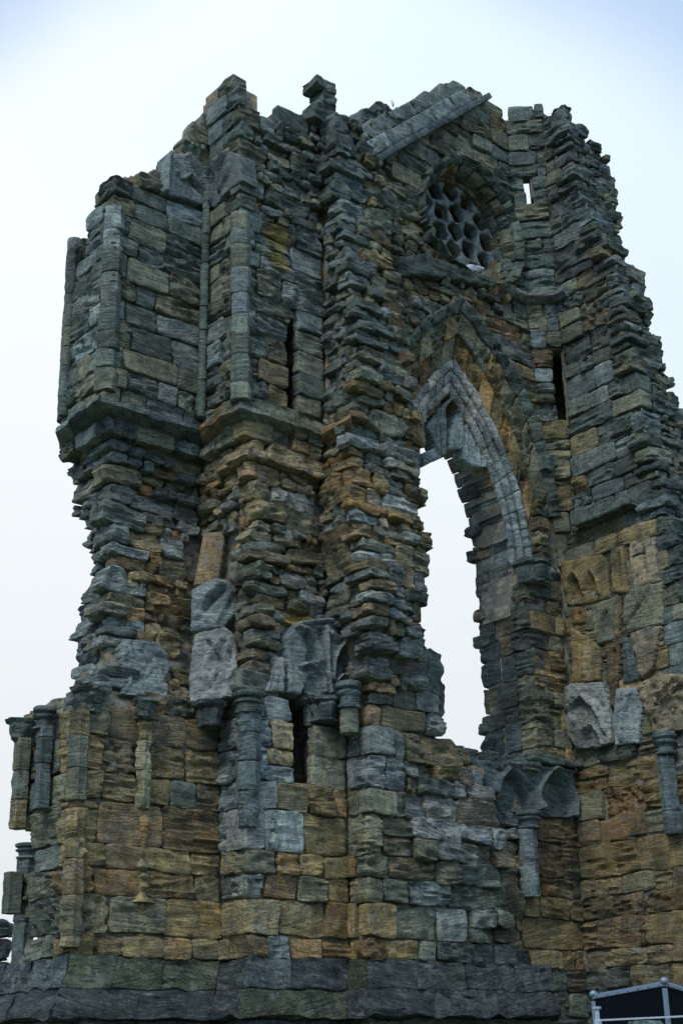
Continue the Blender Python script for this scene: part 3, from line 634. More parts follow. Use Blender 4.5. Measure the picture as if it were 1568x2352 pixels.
def mould(name, parent, A, B, oA, oB, prof, plen=.7, color=None, amp=.02, mat=None, keep=None):
    """closed profile [(out, z)] run from plan point A to B, mitred by the corner offsets oA, oB; broken into pieces"""
    A, B, oA, oB = [np.asarray(k, float) for k in (A, B, oA, oB)]; L = np.linalg.norm(B - A); n_ = max(1, int(round(L / plen)))
    cuts = np.linspace(0, 1, n_ + 1); cuts[1:-1] += np.array([random.uniform(-.15, .15) / n_ for _ in range(n_ - 1)])
    pr_ = []
    for i in range(len(prof)):   # subdivide the profile
        a, b = np.array(prof[i]), np.array(prof[(i + 1) % len(prof)]); k = max(1, int(np.linalg.norm(b - a) / .06))
        pr_ += [tuple(a + (b - a) * q / k) for q in range(k)]
    pr_ = np.array(pr_); m = len(pr_)
    for q in range(n_):
        t0, t1 = cuts[q] + .003 / L, cuts[q + 1] - .003 / L; ns_ = max(2, int((t1 - t0) * L / .06))
        rows = []
        drop = random.uniform(-.02, .02)
        for s in np.linspace(t0, t1, ns_ + 1):
            base = A + (B - A) * s; off = oA + (oB - oA) * s
            rows.append(np.stack([base[0] + off[0] * pr_[:, 0], base[1] + off[1] * pr_[:, 0], pr_[:, 1] + drop * .3], -1))
        V = np.array(rows); W = V.reshape(-1, 3)
        dsp = vnoise(W * 4 + q) * amp + vnoise(W * (3, 3, 14)) * amp * .8 + vnoise(W * 13) * amp * .5
        nn = np.array([-(oA[0] * .5 + oB[0] * .5), -(oA[1] * .5 + oB[1] * .5)]); nn /= np.linalg.norm(nn)
        W = W + np.stack([-nn[0] * dsp, -nn[1] * dsp, vnoise(W * 5 + 9) * amp * .5], -1)
        f = []
        for i in range(ns_):
            for j in range(m): j2 = (j + 1) % m; f.append((i * m + j, i * m + j2, (i + 1) * m + j2, (i + 1) * m + j))
        f.append(tuple(range(m))[::-1]); f.append(tuple(ns_ * m + j for j in range(m)))
        cen = W.mean(0); p = proj(cen)
        if keep is not None and not inpoly(p, keep)[0]: continue
        T = np.array([*(B - A) / L, 0]); Yv = np.cross(UP, T); R3 = np.stack([T, Yv, UP], 1)
        mw = Matrix(((R3[0, 0], R3[0, 1], 0, cen[0]), (R3[1, 0], R3[1, 1], 0, cen[1]), (0, 0, 1, cen[2]), (0, 0, 0, 1)))
        link(name, ((W - cen) @ R3).tolist(), f, mat or M['stone'], parent, color or colour_at(p[0], p[1]), mw=mw)

def lathe(name, parent, P, prof, color=None, amp=.01, segs=16, mat=None, flute=0.0, nf=4, ph=0.0, square=0.0):
    """prof: [(radius, z)] about the plan point P"""
    pr_ = []
    for (r0, z0), (r1, z1) in zip(prof[:-1], prof[1:]):
        k = max(1, int(abs(z1 - z0) / .06)); pr_ += [(r0 + (r1 - r0) * q / k, z0 + (z1 - z0) * q / k) for q in range(k)]
    pr_.append(prof[-1]); V = []
    for r, z in pr_:
        for i in range(segs):
            a = 2 * math.pi * i / segs; k = 1 + flute * math.cos(nf * a + ph)
            if square: k *= 1 + square * (1 / max(abs(math.cos(a - .785)), abs(math.sin(a - .785))) - 1)
            V.append((P[0] + r * k * math.cos(a), P[1] + r * k * math.sin(a), z))
    V = np.array(V); sd_ = random.random() * 50
    d = vnoise(V * 6 + sd_) * amp + vnoise(V * (5, 5, 22) + sd_) * amp + vnoise(V * 16) * amp * .6
    dr = V[:, :2] - np.asarray(P)[None, :2]; dr /= np.maximum(np.linalg.norm(dr, axis=1), 1e-6)[:, None]
    V[:, :2] += dr * d[:, None]; n = len(pr_); f = []
    for j in range(n - 1):
        for i in range(segs): i2 = (i + 1) % segs; f.append((j * segs + i, j * segs + i2, (j + 1) * segs + i2, (j + 1) * segs + i))
    f.append(tuple(range(segs))[::-1]); f.append(tuple((n - 1) * segs + i for i in range(segs)))
    cen = V.mean(0); p = proj(cen)
    return link(name, (V - cen).tolist(), f, mat or M['stone'], parent, color or colour_at(p[0], p[1]), mw=Matrix.Translation(cen))
def shaft(parent, Pf, z0, z1, r, dlen=.45, flute=0.0, nf=4, amp=.010, color=None, segs=16, square=0.0):
    z = z0
    while z < z1 - .06:
        h = min(random.uniform(.8, 1.9) * dlen, z1 - z)
        if z1 - z - h < .12: h = z1 - z
        P = Pf(z + h / 2); rr = r * random.uniform(.95, 1.05)
        lathe('shaft_drum', parent, P, [(rr * .5, z + .004), (rr * .97, z + .006), (rr, z + .02), (rr, z + h - .02), (rr * .97, z + h - .006), (rr * .5, z + h - .004)], amp=amp * random.uniform(.6, 2.0), flute=flute, nf=nf, segs=segs, square=square,
              color=color, mat=M['stone'] if random.random() < .12 else M['smooth'])
        z += h
def capital(parent, P, z0, z1, r0, r1, kind='moulded', color=None):
    h = z1 - z0; r1 = r1 * .86; r0 = r0 * .94
    if kind == 'moulded':
        prof = [(r0 * .9, z0 - .02), (r0 * 1.3, z0), (r0 * 1.32, z0 + .1 * h), (r0, z0 + .16 * h), (r0 * 1.02, z0 + .42 * h), (r1 * .92, z0 + .5 * h), (r1 * .95, z0 + .6 * h), (r1 * .72, z0 + .68 * h), (r1, z0 + .78 * h), (r1 * 1.02, z0 + .93 * h), (r1 * .9, z1), (.02, z1 + .01)]
        lathe('capital', parent, P, prof, color, .012, 20, mat=M['smooth'])
    else:
        prof = [(r0 * .9, z0 - .02), (r0 * 1.3, z0), (r0 * 1.3, z0 + .08 * h), (r0, z0 + .12 * h), (r0 * 1.2, z0 + .35 * h), (r1 * .9, z0 + .6 * h), (r1 * .8, z0 + .75 * h), (r1 * 1.05, z0 + .82 * h), (r1 * 1.05, z1), (.02, z1 + .01)]
        lathe('capital', parent, P, prof, color, .05, 26, mat=M['pitted'], flute=.10, nf=7)

YM = (0.0, -1.0)
# carved slabs: a height field inside an outline, on a wall plane
def in2(P, poly): return inpoly(P, poly)
def dist_line(P, line):
    best = np.full(len(P), 9.0)
    for a, b in zip(line[:-1], line[1:]):
        a = np.asarray(a); b = np.asarray(b); ab = b - a; t = np.clip(((P - a) @ ab) / max(ab @ ab, 1e-9), 0, 1)
        best = np.minimum(best, np.linalg.norm(P - a - t[:, None] * ab, axis=1))
    return best
def slab(name, parent, K, t, poly, px0=0.0, py0=0.0, sc=1.0, kk=1.0, zref=10.0, c0=.05, d=.3, res=.03, ribs=(), recess=(), holes=(), amp=.02, lumps=0.0, color=None, mat=None, depth=0.0, curve=0.0):
    """outline, ribs and recesses are measured in the photograph and laid on the wall plane through K along t"""
    t = np.array(t, float); t /= np.linalg.norm(t); nrm = np.array([t[1], -t[0]])
    pf = lambda z: lerp_tab(K, z) - nrm * depth
    def one(x, y):
        z = zref
        for _ in range(7): Q = on_line(px0 + sc * x, py0 + sc * y, pf(z), t); z = .5 * z + .5 * Q[2]
        Q[2] = z; return [(Q[:2] - pf(z)) @ t, z]
    def sz(q):
        return np.array([one(x, y) for x, y in q])
    O = sz(poly); lo, hi = O.min(0), O.max(0); nx, nz = np.maximum(3, np.ceil((hi - lo) / res).astype(int))
    gx, gz = np.meshgrid(np.linspace(lo[0], hi[0], nx + 1), np.linspace(lo[1], hi[1], nz + 1)); G = np.stack([gx.ravel(), gz.ravel()], -1)
    Hs = [sz(h) for h in holes]
    cen = np.stack([((gx[:-1, :-1] + gx[1:, 1:]) / 2).ravel(), ((gz[:-1, :-1] + gz[1:, 1:]) / 2).ravel()], -1); ok = in2(cen, O)
    for h in Hs: ok &= ~in2(cen, h)
    ok = ok.reshape(nz, nx)
    def snap(G, Pl, inside):
        Pl = np.vstack([Pl, Pl[:1]]); ins = in2(G, Pl[:-1]); need = ~ins if inside else ins
        idx = np.where(need)[0]
        for i in idx:
            bd, bq = 9, None
            for a, b in zip(Pl[:-1], Pl[1:]):
                ab = b - a; tt = np.clip(((G[i] - a) @ ab) / max(ab @ ab, 1e-9), 0, 1); q = a + tt * ab; dd = np.linalg.norm(G[i] - q)
                if dd < bd: bd, bq = dd, q
            if bd < res * 1.6: G[i] = bq
        return G
    G0 = G.copy(); G = snap(G, O, True)
    for h in Hs: G = snap(G, h, False)
    pz = pf(G[:, 1]); W = np.stack([pz[:, 0] + t[0] * G[:, 0], pz[:, 1] + t[1] * G[:, 0], G[:, 1]], -1); sd_ = random.random() * 40
    Hh = np.full(len(G), c0) + vnoise(W * 3 + sd_) * amp + vnoise(W * 9 + sd_) * amp * .6 + vnoise(W * (4, 4, 16) + sd_) * amp * .4
    if lumps: Hh += lumps * (np.clip(cellnoise(W * 9 + sd_), 0, 1) - .5) * .8 + lumps * .9 * abs(vnoise(W * 7 + sd_)) + lumps * .5 * vnoise(W * 19 + sd_)
    edge = dist_line(G, np.vstack([O, O[:1]])); Hh -= .03 * np.clip(1 - edge / .035, 0, 1) ** 2
    if curve: Hh -= curve * ((G[:, 0] - (lo[0] + hi[0]) / 2) / (hi[0] - lo[0]) * 2) ** 2
    for rec, dep in recess:
        R_ = sz(rec); ins = in2(G, R_); dd = dist_line(G, np.vstack([R_, R_[:1]])); Hh -= np.where(ins, 1.4 * kk * dep * np.clip(dd / .04, 0, 1), 0)
    for rib, wd, ht in ribs:
        dd = dist_line(G, sz(rib)); k = np.clip(1 - dd / wd, 0, 1); Hh += 1.5 * kk * ht * np.sqrt(k) if ht > 0 else 1.5 * kk * ht * k
    Fp = W + np.array([nrm[0], nrm[1], 0]) * Hh[:, None]; Bp = W - np.array([nrm[0], nrm[1], 0]) * d
    Wd = nx + 1; NV = len(W); f = []
    for j in range(nz):
        for i in range(nx):
            if not ok[j, i]: continue
            a, b, c_, e = j * Wd + i, j * Wd + i + 1, (j + 1) * Wd + i + 1, (j + 1) * Wd + i
            f.append((a, b, c_, e)); f.append((e + NV, c_ + NV, b + NV, a + NV))
            if i == 0 or not ok[j, i - 1]: f.append((e, e + NV, a + NV, a))
            if i == nx - 1 or not ok[j, i + 1]: f.append((b, b + NV, c_ + NV, c_))
            if j == 0 or not ok[j - 1, i]: f.append((a, a + NV, b + NV, b))
            if j == nz - 1 or not ok[j + 1, i]: f.append((c_, c_ + NV, e + NV, e))
    V = np.concatenate([Fp, Bp]); used = np.unique(np.array([k for q in f for k in q])); re_ = -np.ones(len(V), int); re_[used] = np.arange(len(used)); V = V[used]; cen = V.mean(0)
    R3 = np.stack([np.array([t[0], t[1], 0]), np.array([-nrm[0], -nrm[1], 0]), UP], 1)
    mw = Matrix(((R3[0, 0], R3[0, 1], 0, cen[0]), (R3[1, 0], R3[1, 1], 0, cen[1]), (0, 0, 1, cen[2]), (0, 0, 0, 1)))
    if color is None:
        p = proj(cen); color = colour_at(p[0], p[1])
    return link(name, ((V - cen) @ R3).tolist(), [tuple(int(re_[k]) for k in q) for q in f], mat or M['carved'], parent, color, mw=mw)
def pal(c, v=1.0): return (*[k * v for k in PAL[c]], 1)

# ---- plinth round the foot of the buttresses
def at2(K, z): return lerp_tab(K, z)
D2 = np.array([-1.0, -1.0])
z2, z3 = ZP - .40, ZP - .80
P1 = [(.02, ZP), (.24, z2 + .02), (.24, z2), (-.3, z2), (-.3, ZP)]
P2 = [(.24, z2 - .01), (.50, z3 + .12), (.52, z3 + .02), (.44, z3), (-.3, z3), (-.3, z2 - .01)]
P3 = [(.36, z3 - .01), (.38, z3 - .5), (-.3, z3 - .5), (-.3, z3 - .01)]
for prt, a, b in ((corner, K0, K1), (corner, K1, K2), (middle, K2, K3), (middle, K3, K4), (stub, K4, K5), (stub, K5, K6)):
    A_, B_ = at2(a, ZP), at2(b, ZP)
    for prof, ln in ((P1, .95), (P2, 1.25), (P3, 1.4)):
        if a is K5: e = B_ + [{id(P1): .75, id(P2): .85}.get(id(prof), .6), 0]
        else: e = B_
        mould('plinth_block', prt, A_ if a is not K0 else A_ + [0, .8], e, D2, D2, prof, ln, amp=.075, color=pal(random.choice('kks'), random.uniform(.75, 1.05)))
# ---- string courses
SC = [(.0, 11.43), (.15, 11.33), (.17, 11.25), (.07, 11.19), (-.2, 11.12), (-.2, 11.46)]
for prt, a, b in ((corner, K0, K1), (corner, K1, K2), (middle, K2, K3), (middle, K3, K4), (stub, K4, K5)):
    mould('string_course', prt, at2(a, 11.3), at2(b, 11.3), D2, D2, SC, .5, amp=.045)
A7, A8 = at2(K7, 15.9), at2(K8, 15.9); zt = 15.80
S2 = [(.0, zt + .22), (.18, zt + .12), (.18, zt + .03), (.06, zt - .06), (-.2, zt - .06), (-.2, zt + .22)]
mould('string_course', turret, A7, A8, (-.41, -1), (-1, -.41), S2, .5, amp=.012)
mould('string_course', gable, A7 - [1.15, 0], A7, (0, -1), (-.41, -1), S2, .5, amp=.02)
mould('string_course', raking, A8, A8 - [0, .30], (-1, -.41), (-1, 0), S2, .4, amp=.02)

# ---- corner shafts of the upper stage
def off(K, dx, dy): return lambda z: lerp_tab(K, z) + (dx, dy)
zt0, zt1, zt3 = z_at(K0, 164, 545), z_at(K1, 262, 470), z_at(K3, 556, 480)
shaft(corner, off(K0, .10, .02), 11.5, zt0, .13, .42, amp=.006)
shaft(corner, off(K0, -.02, -.16), 11.5, zt0 - .3, .08, .42, amp=.006)
shaft(corner, off(K2, -.09, -.09), 11.5, 16.1, .075, .55, amp=.006, color=pal('g', 1.1))
shaft(corner, off(K1, .09, .09), 11.5, zt1, .165, .40, amp=.014, square=.35)
shaft(middle, off(K3, .09, .09), 11.5, zt3, .165, .36, amp=.014, square=.35)
# ---- shafts and capitals of the lower stage
zc = 6.5
shaft(corner, off(K1, .02, .02), 5.0, zc - .25, .15, .42, flute=.10, nf=6)
shaft(corner, off(K1, .02, .02), ZP + .1, 4.9, .14, .42, flute=.12, nf=6, amp=.03)
capital(corner, at2(K1, 6.4) + (.02, .02), zc - .25, zc + .12, .15, .27, 'foliate', pal('g', .9))
def on_px(K, t, px, py, zr=6.0): 
    Q = on_line(px, py, lerp_tab(K, zr), t); return Q
def px_shaft(parent, K, t, px, py0, py1, r, zr=6.0, **kw):
    t_ = np.array(t, float) / np.linalg.norm(t); nr = np.array([t_[1], -t_[0]])
    a = on_px(K, t, px, py0, zr); b = on_px(K, t, px, py1, zr); Q = (a + b) / 2
    out_ = kw.pop('out', .05); P = Q[:2] + nr * out_
    shaft(parent, lambda z: P, min(a[2], b[2]), max(a[2], b[2]), r, **kw); return P
def px_capital(parent, K, t, px, py0, py1, r0, r1, kind='moulded', zr=6.0, out=.05, color=None):
    t_ = np.array(t, float) / np.linalg.norm(t); nr = np.array([t_[1], -t_[0]])
    a = on_px(K, t, px, py0, zr); b = on_px(K, t, px, py1, zr); P = (a + b)[:2] / 2 + nr * out
    capital(parent, P, min(a[2], b[2]), max(a[2], b[2]), r0, r1, kind, color)
px_shaft(corner, K1, YM, 118, 1672, 1860, .11, flute=.14, nf=5, color=pal('b'), out=.12); px_capital(corner, K1, YM, 120, 1628, 1678, .12, .20, out=.12, color=pal('b', .9))
px_shaft(corner, K1, YM, 66, 1700, 1905, .12, flute=.14, nf=5, out=.12); px_capital(corner, K1, YM, 68, 1658, 1704, .12, .22, 'foliate', out=.12, color=pal('g'))
px_shaft(corner, K1, YM, 45, 2005, 2100, .13, flute=.14, nf=5, out=.10)
px_shaft(corner, K1, X, 326, 1655, 1860, .10, flute=.15, nf=6, amp=.03, out=.06); px_capital(corner, K1, X, 324, 1610, 1655, .11, .22, 'foliate', out=.10, color=pal('g', .9))
px_shaft(corner, K1, X, 322, 1870, 2160, .07, amp=.05, out=.03)
px_capital(corner, K2, X, 462, 1622, 1678, .17, .26, 'foliate', out=.25, color=pal('k', 1.2))
shaft(middle, off(K3, .06, .03), 4.75, zc - .1, .16, .5, flute=.05, nf=8, amp=.02, color=pal('b', 1.25))
capital(middle, at2(K3, 6.4) + (.05, .03), zc - .1, zc + .22, .16, .25, 'moulded', pal('g', .95))
px_shaft(middle, K3, X, 628, 1880, 1950, .05, amp=.05, out=.0)
px_capital(middle, K3, X, 742, 1606, 1660, .17, .28, 'foliate', out=.08, color=pal('k', 1.35))
px_capital(stub, K4, YM, 826, 1572, 1632, .15, .23, 'moulded', out=.22, color=pal('b', 1.1)); px_shaft(stub, K4, YM, 826, 1634, 1690, .14, out=.22)
px_capital(raking, K8, YM, 1536, 1685, 1735, .14, .25, 'moulded', out=.10, color=pal('b', 1.1)); px_shaft(raking, K8, YM, 1545, 1738, 1920, .15, flute=.05, nf=8, out=.08, color=pal('b', 1.2))
px_capital(gable, RL, X, 1205, 1866, 1905, .17, .28, 'moulded', out=.08, color=pal('b', 1.2)); px_shaft(gable, RL, X, 1205, 1908, 2062, .17, flute=.05, nf=8, amp=.02, out=.06, color=pal('m'))

# ---- the great window: hood, outer voussoirs, inner moulded order
def arch_pt(spec, tau, side):
    x, z = arc(spec[0], spec[1], spec[2], max(tau, 0)); x = max(x, 0.0)
    if tau < 0: z = spec[2] + tau
    return np.array([UA + side * x, 0, z])
RES_RING = .05
def ring(name, parent, inner, outer, ci, co, n, y0, d, side, modes, tau0=0.0, gi=0.0, go=0.0, relief=None, colorf=None, mat=None, sub=1, tau_end=1.0):
    """voussoirs between two pointed arches; inner / outer = (w, h, zs), gi / go shift them"""
    I = (inner[0] + gi, inner[1] + gi * 1.6, inner[2]); Oo = (outer[0] + go, outer[1] + go * 1.6, outer[2])
    ts = np.linspace(tau0, tau_end, n + 1)
    for k in range(n):
        a, b = ts[k] + .0015, ts[k + 1] - .0015
        q = [arch_pt(I, a, side), arch_pt(Oo, a, side), arch_pt(Oo, b, side), arch_pt(I, b, side)]
        for i, cc in zip(range(4), (ci, co, co, ci)): q[i][1] = y0 - cc
        if side < 0: q = [q[1], q[0], q[3], q[2]]
        rl = None
        if relief: rl = (lambda A, B: relief(A if side > 0 else 1 - A, B))
        bilinear_block(name, parent, q, d, 0, random.choice(modes), mat, colorf() if colorf else None, res=.028 if name == 'inner_voussoir' else .05, relief=rl, dirback=(0, 1, 0))
def rolls(A, B): return .085 * np.abs(np.sin(A * math.pi * 3.5)) ** .6 - .03
def light(): return pal('m', random.uniform(1.15, 1.6))
for side in (1, -1):
    ring('hood_mould', gable, OO, OO, .04, .16, 9, YR, .25, side, ('lay', 'ash'), gi=.0, go=.16, colorf=lambda: pal('g', random.uniform(.8, 1.2)))
    MID = (1.93, 3.74, 10.72)
    ring('voussoir', gable, MID, OO, -.05, .03, 9, YR, .35, side, ('lay', 'pit', 'ash', 'ash'), colorf=lambda: pal(random.choice('yttyg'), random.uniform(.85, 1.2)))
    ring('voussoir', gable, LO, MID, -.26, -.12, 10, YR, .35, side, ('lay', 'pit', 'pit', 'ash'), colorf=lambda: pal(random.choice('oytyn'), random.uniform(.85, 1.2)))
    for q_ in range(3):
        f0, f1 = q_ / 3, (q_ + 1) / 3
        I_ = tuple(LI[k] + (LO[k] - LI[k]) * f0 for k in range(3)); O_ = tuple(LI[k] + (LO[k] - LI[k]) * f1 for k in range(3)); ca, cb = -.42 + .2 * f0, -.42 + .2 * f1
        rl_ = lambda A, B: .085 * np.sqrt(np.clip(np.sin(np.clip(A * 1.15, 0, 1) * math.pi), 0, 1)) - .03
        ring('inner_voussoir', gable, I_, O_, ca, cb, 7, YR, .45, side, ('smo', 'ash'), relief=rl_, colorf=light, mat=M['smooth'], tau_end=.62)
        ring('inner_voussoir', gable, I_, O_, ca, cb, 5, YR, .45, side, ('smo', 'ash'), relief=lambda A, B: .4 * rl_(A, B), colorf=lambda: pal(random.choice('wlw'), random.uniform(.75, 1.0)), mat=M['smooth'], tau0=.62)
# legs of the outer orders down to the capitals
for s0, s1, ci in ((18.76, 19.0, .03),):
    zz = 10.25
    while zz < 11.2:
        hh = random.uniform(.28, .4); stone('jamb_stone', gable, np.array([(s0 + s1) / 2 + .02, YR, zz + hh / 2]), X, .26, hh - .02, .3, .0, 'lay'); zz += hh
# reveal of the right jamb and soffit
z = SILL - .15
while z < 10.2:
    hh = random.uniform(.34, .52); hh = min(hh, 10.22 - z)
    y = YR + 1.28
    cuts = [YR - .02, YR + random.uniform(.3, .5), YR + random.uniform(.75, .95), YR + 1.30]
    for k in range(3):
        L_ = cuts[k + 1] - cuts[k]; O = np.array([UA + 1.36, (cuts[k] + cuts[k + 1]) / 2, z + hh / 2])
        stone('jamb_stone', gable, O, (0, -1), L_ - .015, hh - .015, .3, random.uniform(.0, .10) if k == 0 else random.uniform(0, .04), 'lay' if k == 0 else 'ash')
        if k < 3 and hh > .1: stone('jamb_stone', gable, O - [2.72, 0, 0] + [.0, 0, 0], (0, 1), L_ - .015, hh - .015, .3, 0, 'ash', res=.09)
    z += hh
for side in (1, -1):
    ts = np.linspace(0, 1, 13)
    for k in range(12):
        a, b = ts[k] + .002, ts[k + 1] - .002
        for y0, y1 in ((YR + .40, YR + .80), (YR + .80, YR + 1.30)):
            p, q = arch_pt((LI[0] + .03, LI[1] + .03, LI[2]), a, side), arch_pt((LI[0] + .03, LI[1] + .03, LI[2]), b, side)
            c4 = [np.array([p[0], y1, p[2]]), np.array([p[0], y0, p[2]]), np.array([q[0], y0, q[2]]), np.array([q[0], y1, q[2]])]
            if side < 0: c4 = [c4[1], c4[0], c4[3], c4[2]]
            bilinear_block('soffit_stone', gable, c4, .25, random.uniform(0, .05), 'ash', res=.08)
px_capital(gable, RL, X, 1222, 1292, 1342, .22, .36, 'foliate', 10.0, .02, pal('b', .9))
# ragged inner edge of the jamb seen against the sky
for zq in (6.55, 6.95, 7.25, 8.9, 9.4, 10.6, 11.1):
    hw = float(half_width(LI[0], LI[1], LI[2], zq, SILL)) if zq > 10.2 else 1.35
    stone('jamb_stone', gable, np.array([UA + hw - .04, YR + 1.2, zq]), (0, -1), random.uniform(.3, .5), random.uniform(.2, .3), .2, .02, 'rub')
# sill stones
for k, u in enumerate(np.arange(16.0, 18.4, .42)):
    stone('sill_stone', gable, np.array([u + .2, YR, SILL - .10]), X, .40, .26, .9, random.uniform(-.05, .22), 'lay', random.gauss(0, .04), color=pal('g', 1.1))
# jagged stump of the left jamb beyond the torn wall
slab('jamb_stone', gable, RL, X, [(955, 1492), (990, 1488), (1016, 1500), (1020, 1545), (1012, 1562), (1022, 1572), (1026, 1636), (1018, 1650), (960, 1660)], zref=8, c0=.0, d=.6, amp=.05, color=pal('g', 1.1), mat=M['stone'], depth=.1)
# broken tracery hanging in the head of the window
z2x, z2y, z2s = 914.7, 702.4, .2778
tr = lambda q, **kw: slab('tracery', gable, RL, X, q, z2x, z2y, z2s, zref=13, depth=.50, d=.22, res=.03, amp=.010, color=pal('m', random.uniform(.95, 1.3)), mat=M['smooth'], **kw)
tr([(215, 1010), (325, 838), (350, 850), (364, 1258), (300, 1282), (205, 1335), (188, 1225), (292, 1180)], ribs=[([(343, 850), (356, 1250)], .03, .07), ([(300, 900), (312, 1230)], .025, .05), ([(225, 1020), (295, 1185)], .03, .05)], recess=[([(315, 900), (332, 880), (342, 1240), (322, 1240)], .06)])
tr([(430, 1010), (462, 900), (492, 870), (500, 1190), (402, 1198), (412, 1050)], ribs=[([(487, 880), (496, 1190)], .03, .07), ([(440, 1030), (430, 1190)], .02, .04)])
tr([(335, 850), (350, 830), (470, 712), (482, 735), (420, 800), (366, 880)], ribs=[([(350, 850), (470, 725)], .03, .05)])
tr([(470, 712), (486, 718), (600, 850), (665, 985), (640, 975), (570, 870), (478, 752)], ribs=[([(478, 725), (590, 855), (650, 975)], .03, .05)])
tr([(470, 880), (478, 850), (545, 800), (560, 815), (500, 880), (500, 960), (640, 962), (655, 985), (500, 990), (488, 920)], ribs=[([(485, 880), (545, 815)], .03, .05)])
tr([(505, 990), (650, 965), (690, 985), (705, 1350), (600, 1340), (520, 1270)], ribs=[([(665, 980), (685, 1350)], .04, .06), ([(630, 980), (650, 1340)], .03, .03), ([(540, 1000), (545, 1250)], .03, .03)])
tr([(690, 1000), (740, 1110), (800, 1260), (880, 1290), (900, 1400), (940, 1640), (800, 1590), (740, 1420), (710, 1200)], ribs=[([(700, 1010), (790, 1250), (930, 1600)], .04, .05), ([(720, 1280), (790, 1400), (850, 1630)], .03, .05)])
tr([(830, 1950), (900, 1900), (990, 2000), (1060, 2130), (1000, 2150), (930, 2130), (900, 2010)], ribs=[([(830, 1950), (905, 1920), (1050, 2130)], .04, .06)])
slab('tracery', gable, RL, X, [(40, 1330), (150, 1140), (168, 1180), (170, 1400), (130, 1440), (90, 1330)], z2x, z2y, z2s, zref=12, depth=.5, d=.2, res=.04, amp=.02, color=pal('m', .8))

# ---- rose window
def rose_ring(name, r0, r1, c0, c1, n, depth, modes, colorf=None, a0=0, a1=2 * math.pi, relief=None, res=.05):
    ts = np.linspace(a0, a1, n + 1)
    for k in range(n):
        a, b = ts[k] + .006, ts[k + 1] - .006
        def pt(r, th, c):
            rr = r * (1 + .05 * math.cos(3 * (th - math.radians(80)))); return np.array([RC[0] + rr * math.cos(th), YR - c, RC[1] + rr * math.sin(th)])
        q = [pt(r0, b, c0), pt(r1, b, c1), pt(r1, a, c1), pt(r0, a, c0)]
        q = [q[3], q[2], q[1], q[0]]
        bilinear_block(name, gable, q, depth, 0, random.choice(modes), None, colorf() if colorf else None, res=res, dirback=(0, 1, 0), relief=relief)
rose_ring('hood_mould', RR + .05, RR + .18, .06, .20, 18, .25, ('lay', 'ash'), lambda: pal('g', random.uniform(.8, 1.25)))
rose_ring('voussoir', RR - .06, RR + .05, -.14, .03, 22, .3, ('ash', 'lay'), lambda: pal(random.choice('tgyt'), random.uniform(.9, 1.2)))
rose_ring('voussoir', RR - .12, RR - .06, -.34, -.20, 20, .3, ('ash', 'pit'), lambda: pal(random.choice('tg'), random.uniform(.7, 1.1)))
for k in range(24):      # the soffit
    a, b = 2 * math.pi * k / 24 + .004, 2 * math.pi * (k + 1) / 24 - .004; r_ = RR - .12
    c = lambda th, y: np.array([RC[0] + r_ * math.cos(th), y, RC[1] + r_ * math.sin(th)])
    bilinear_block('soffit_stone', gable, [c(a, YR + 1.2), c(a, YR + .32), c(b, YR + .32), c(b, YR + 1.2)], .25, .0, 'ash', res=.09, color=pal('n', .9))
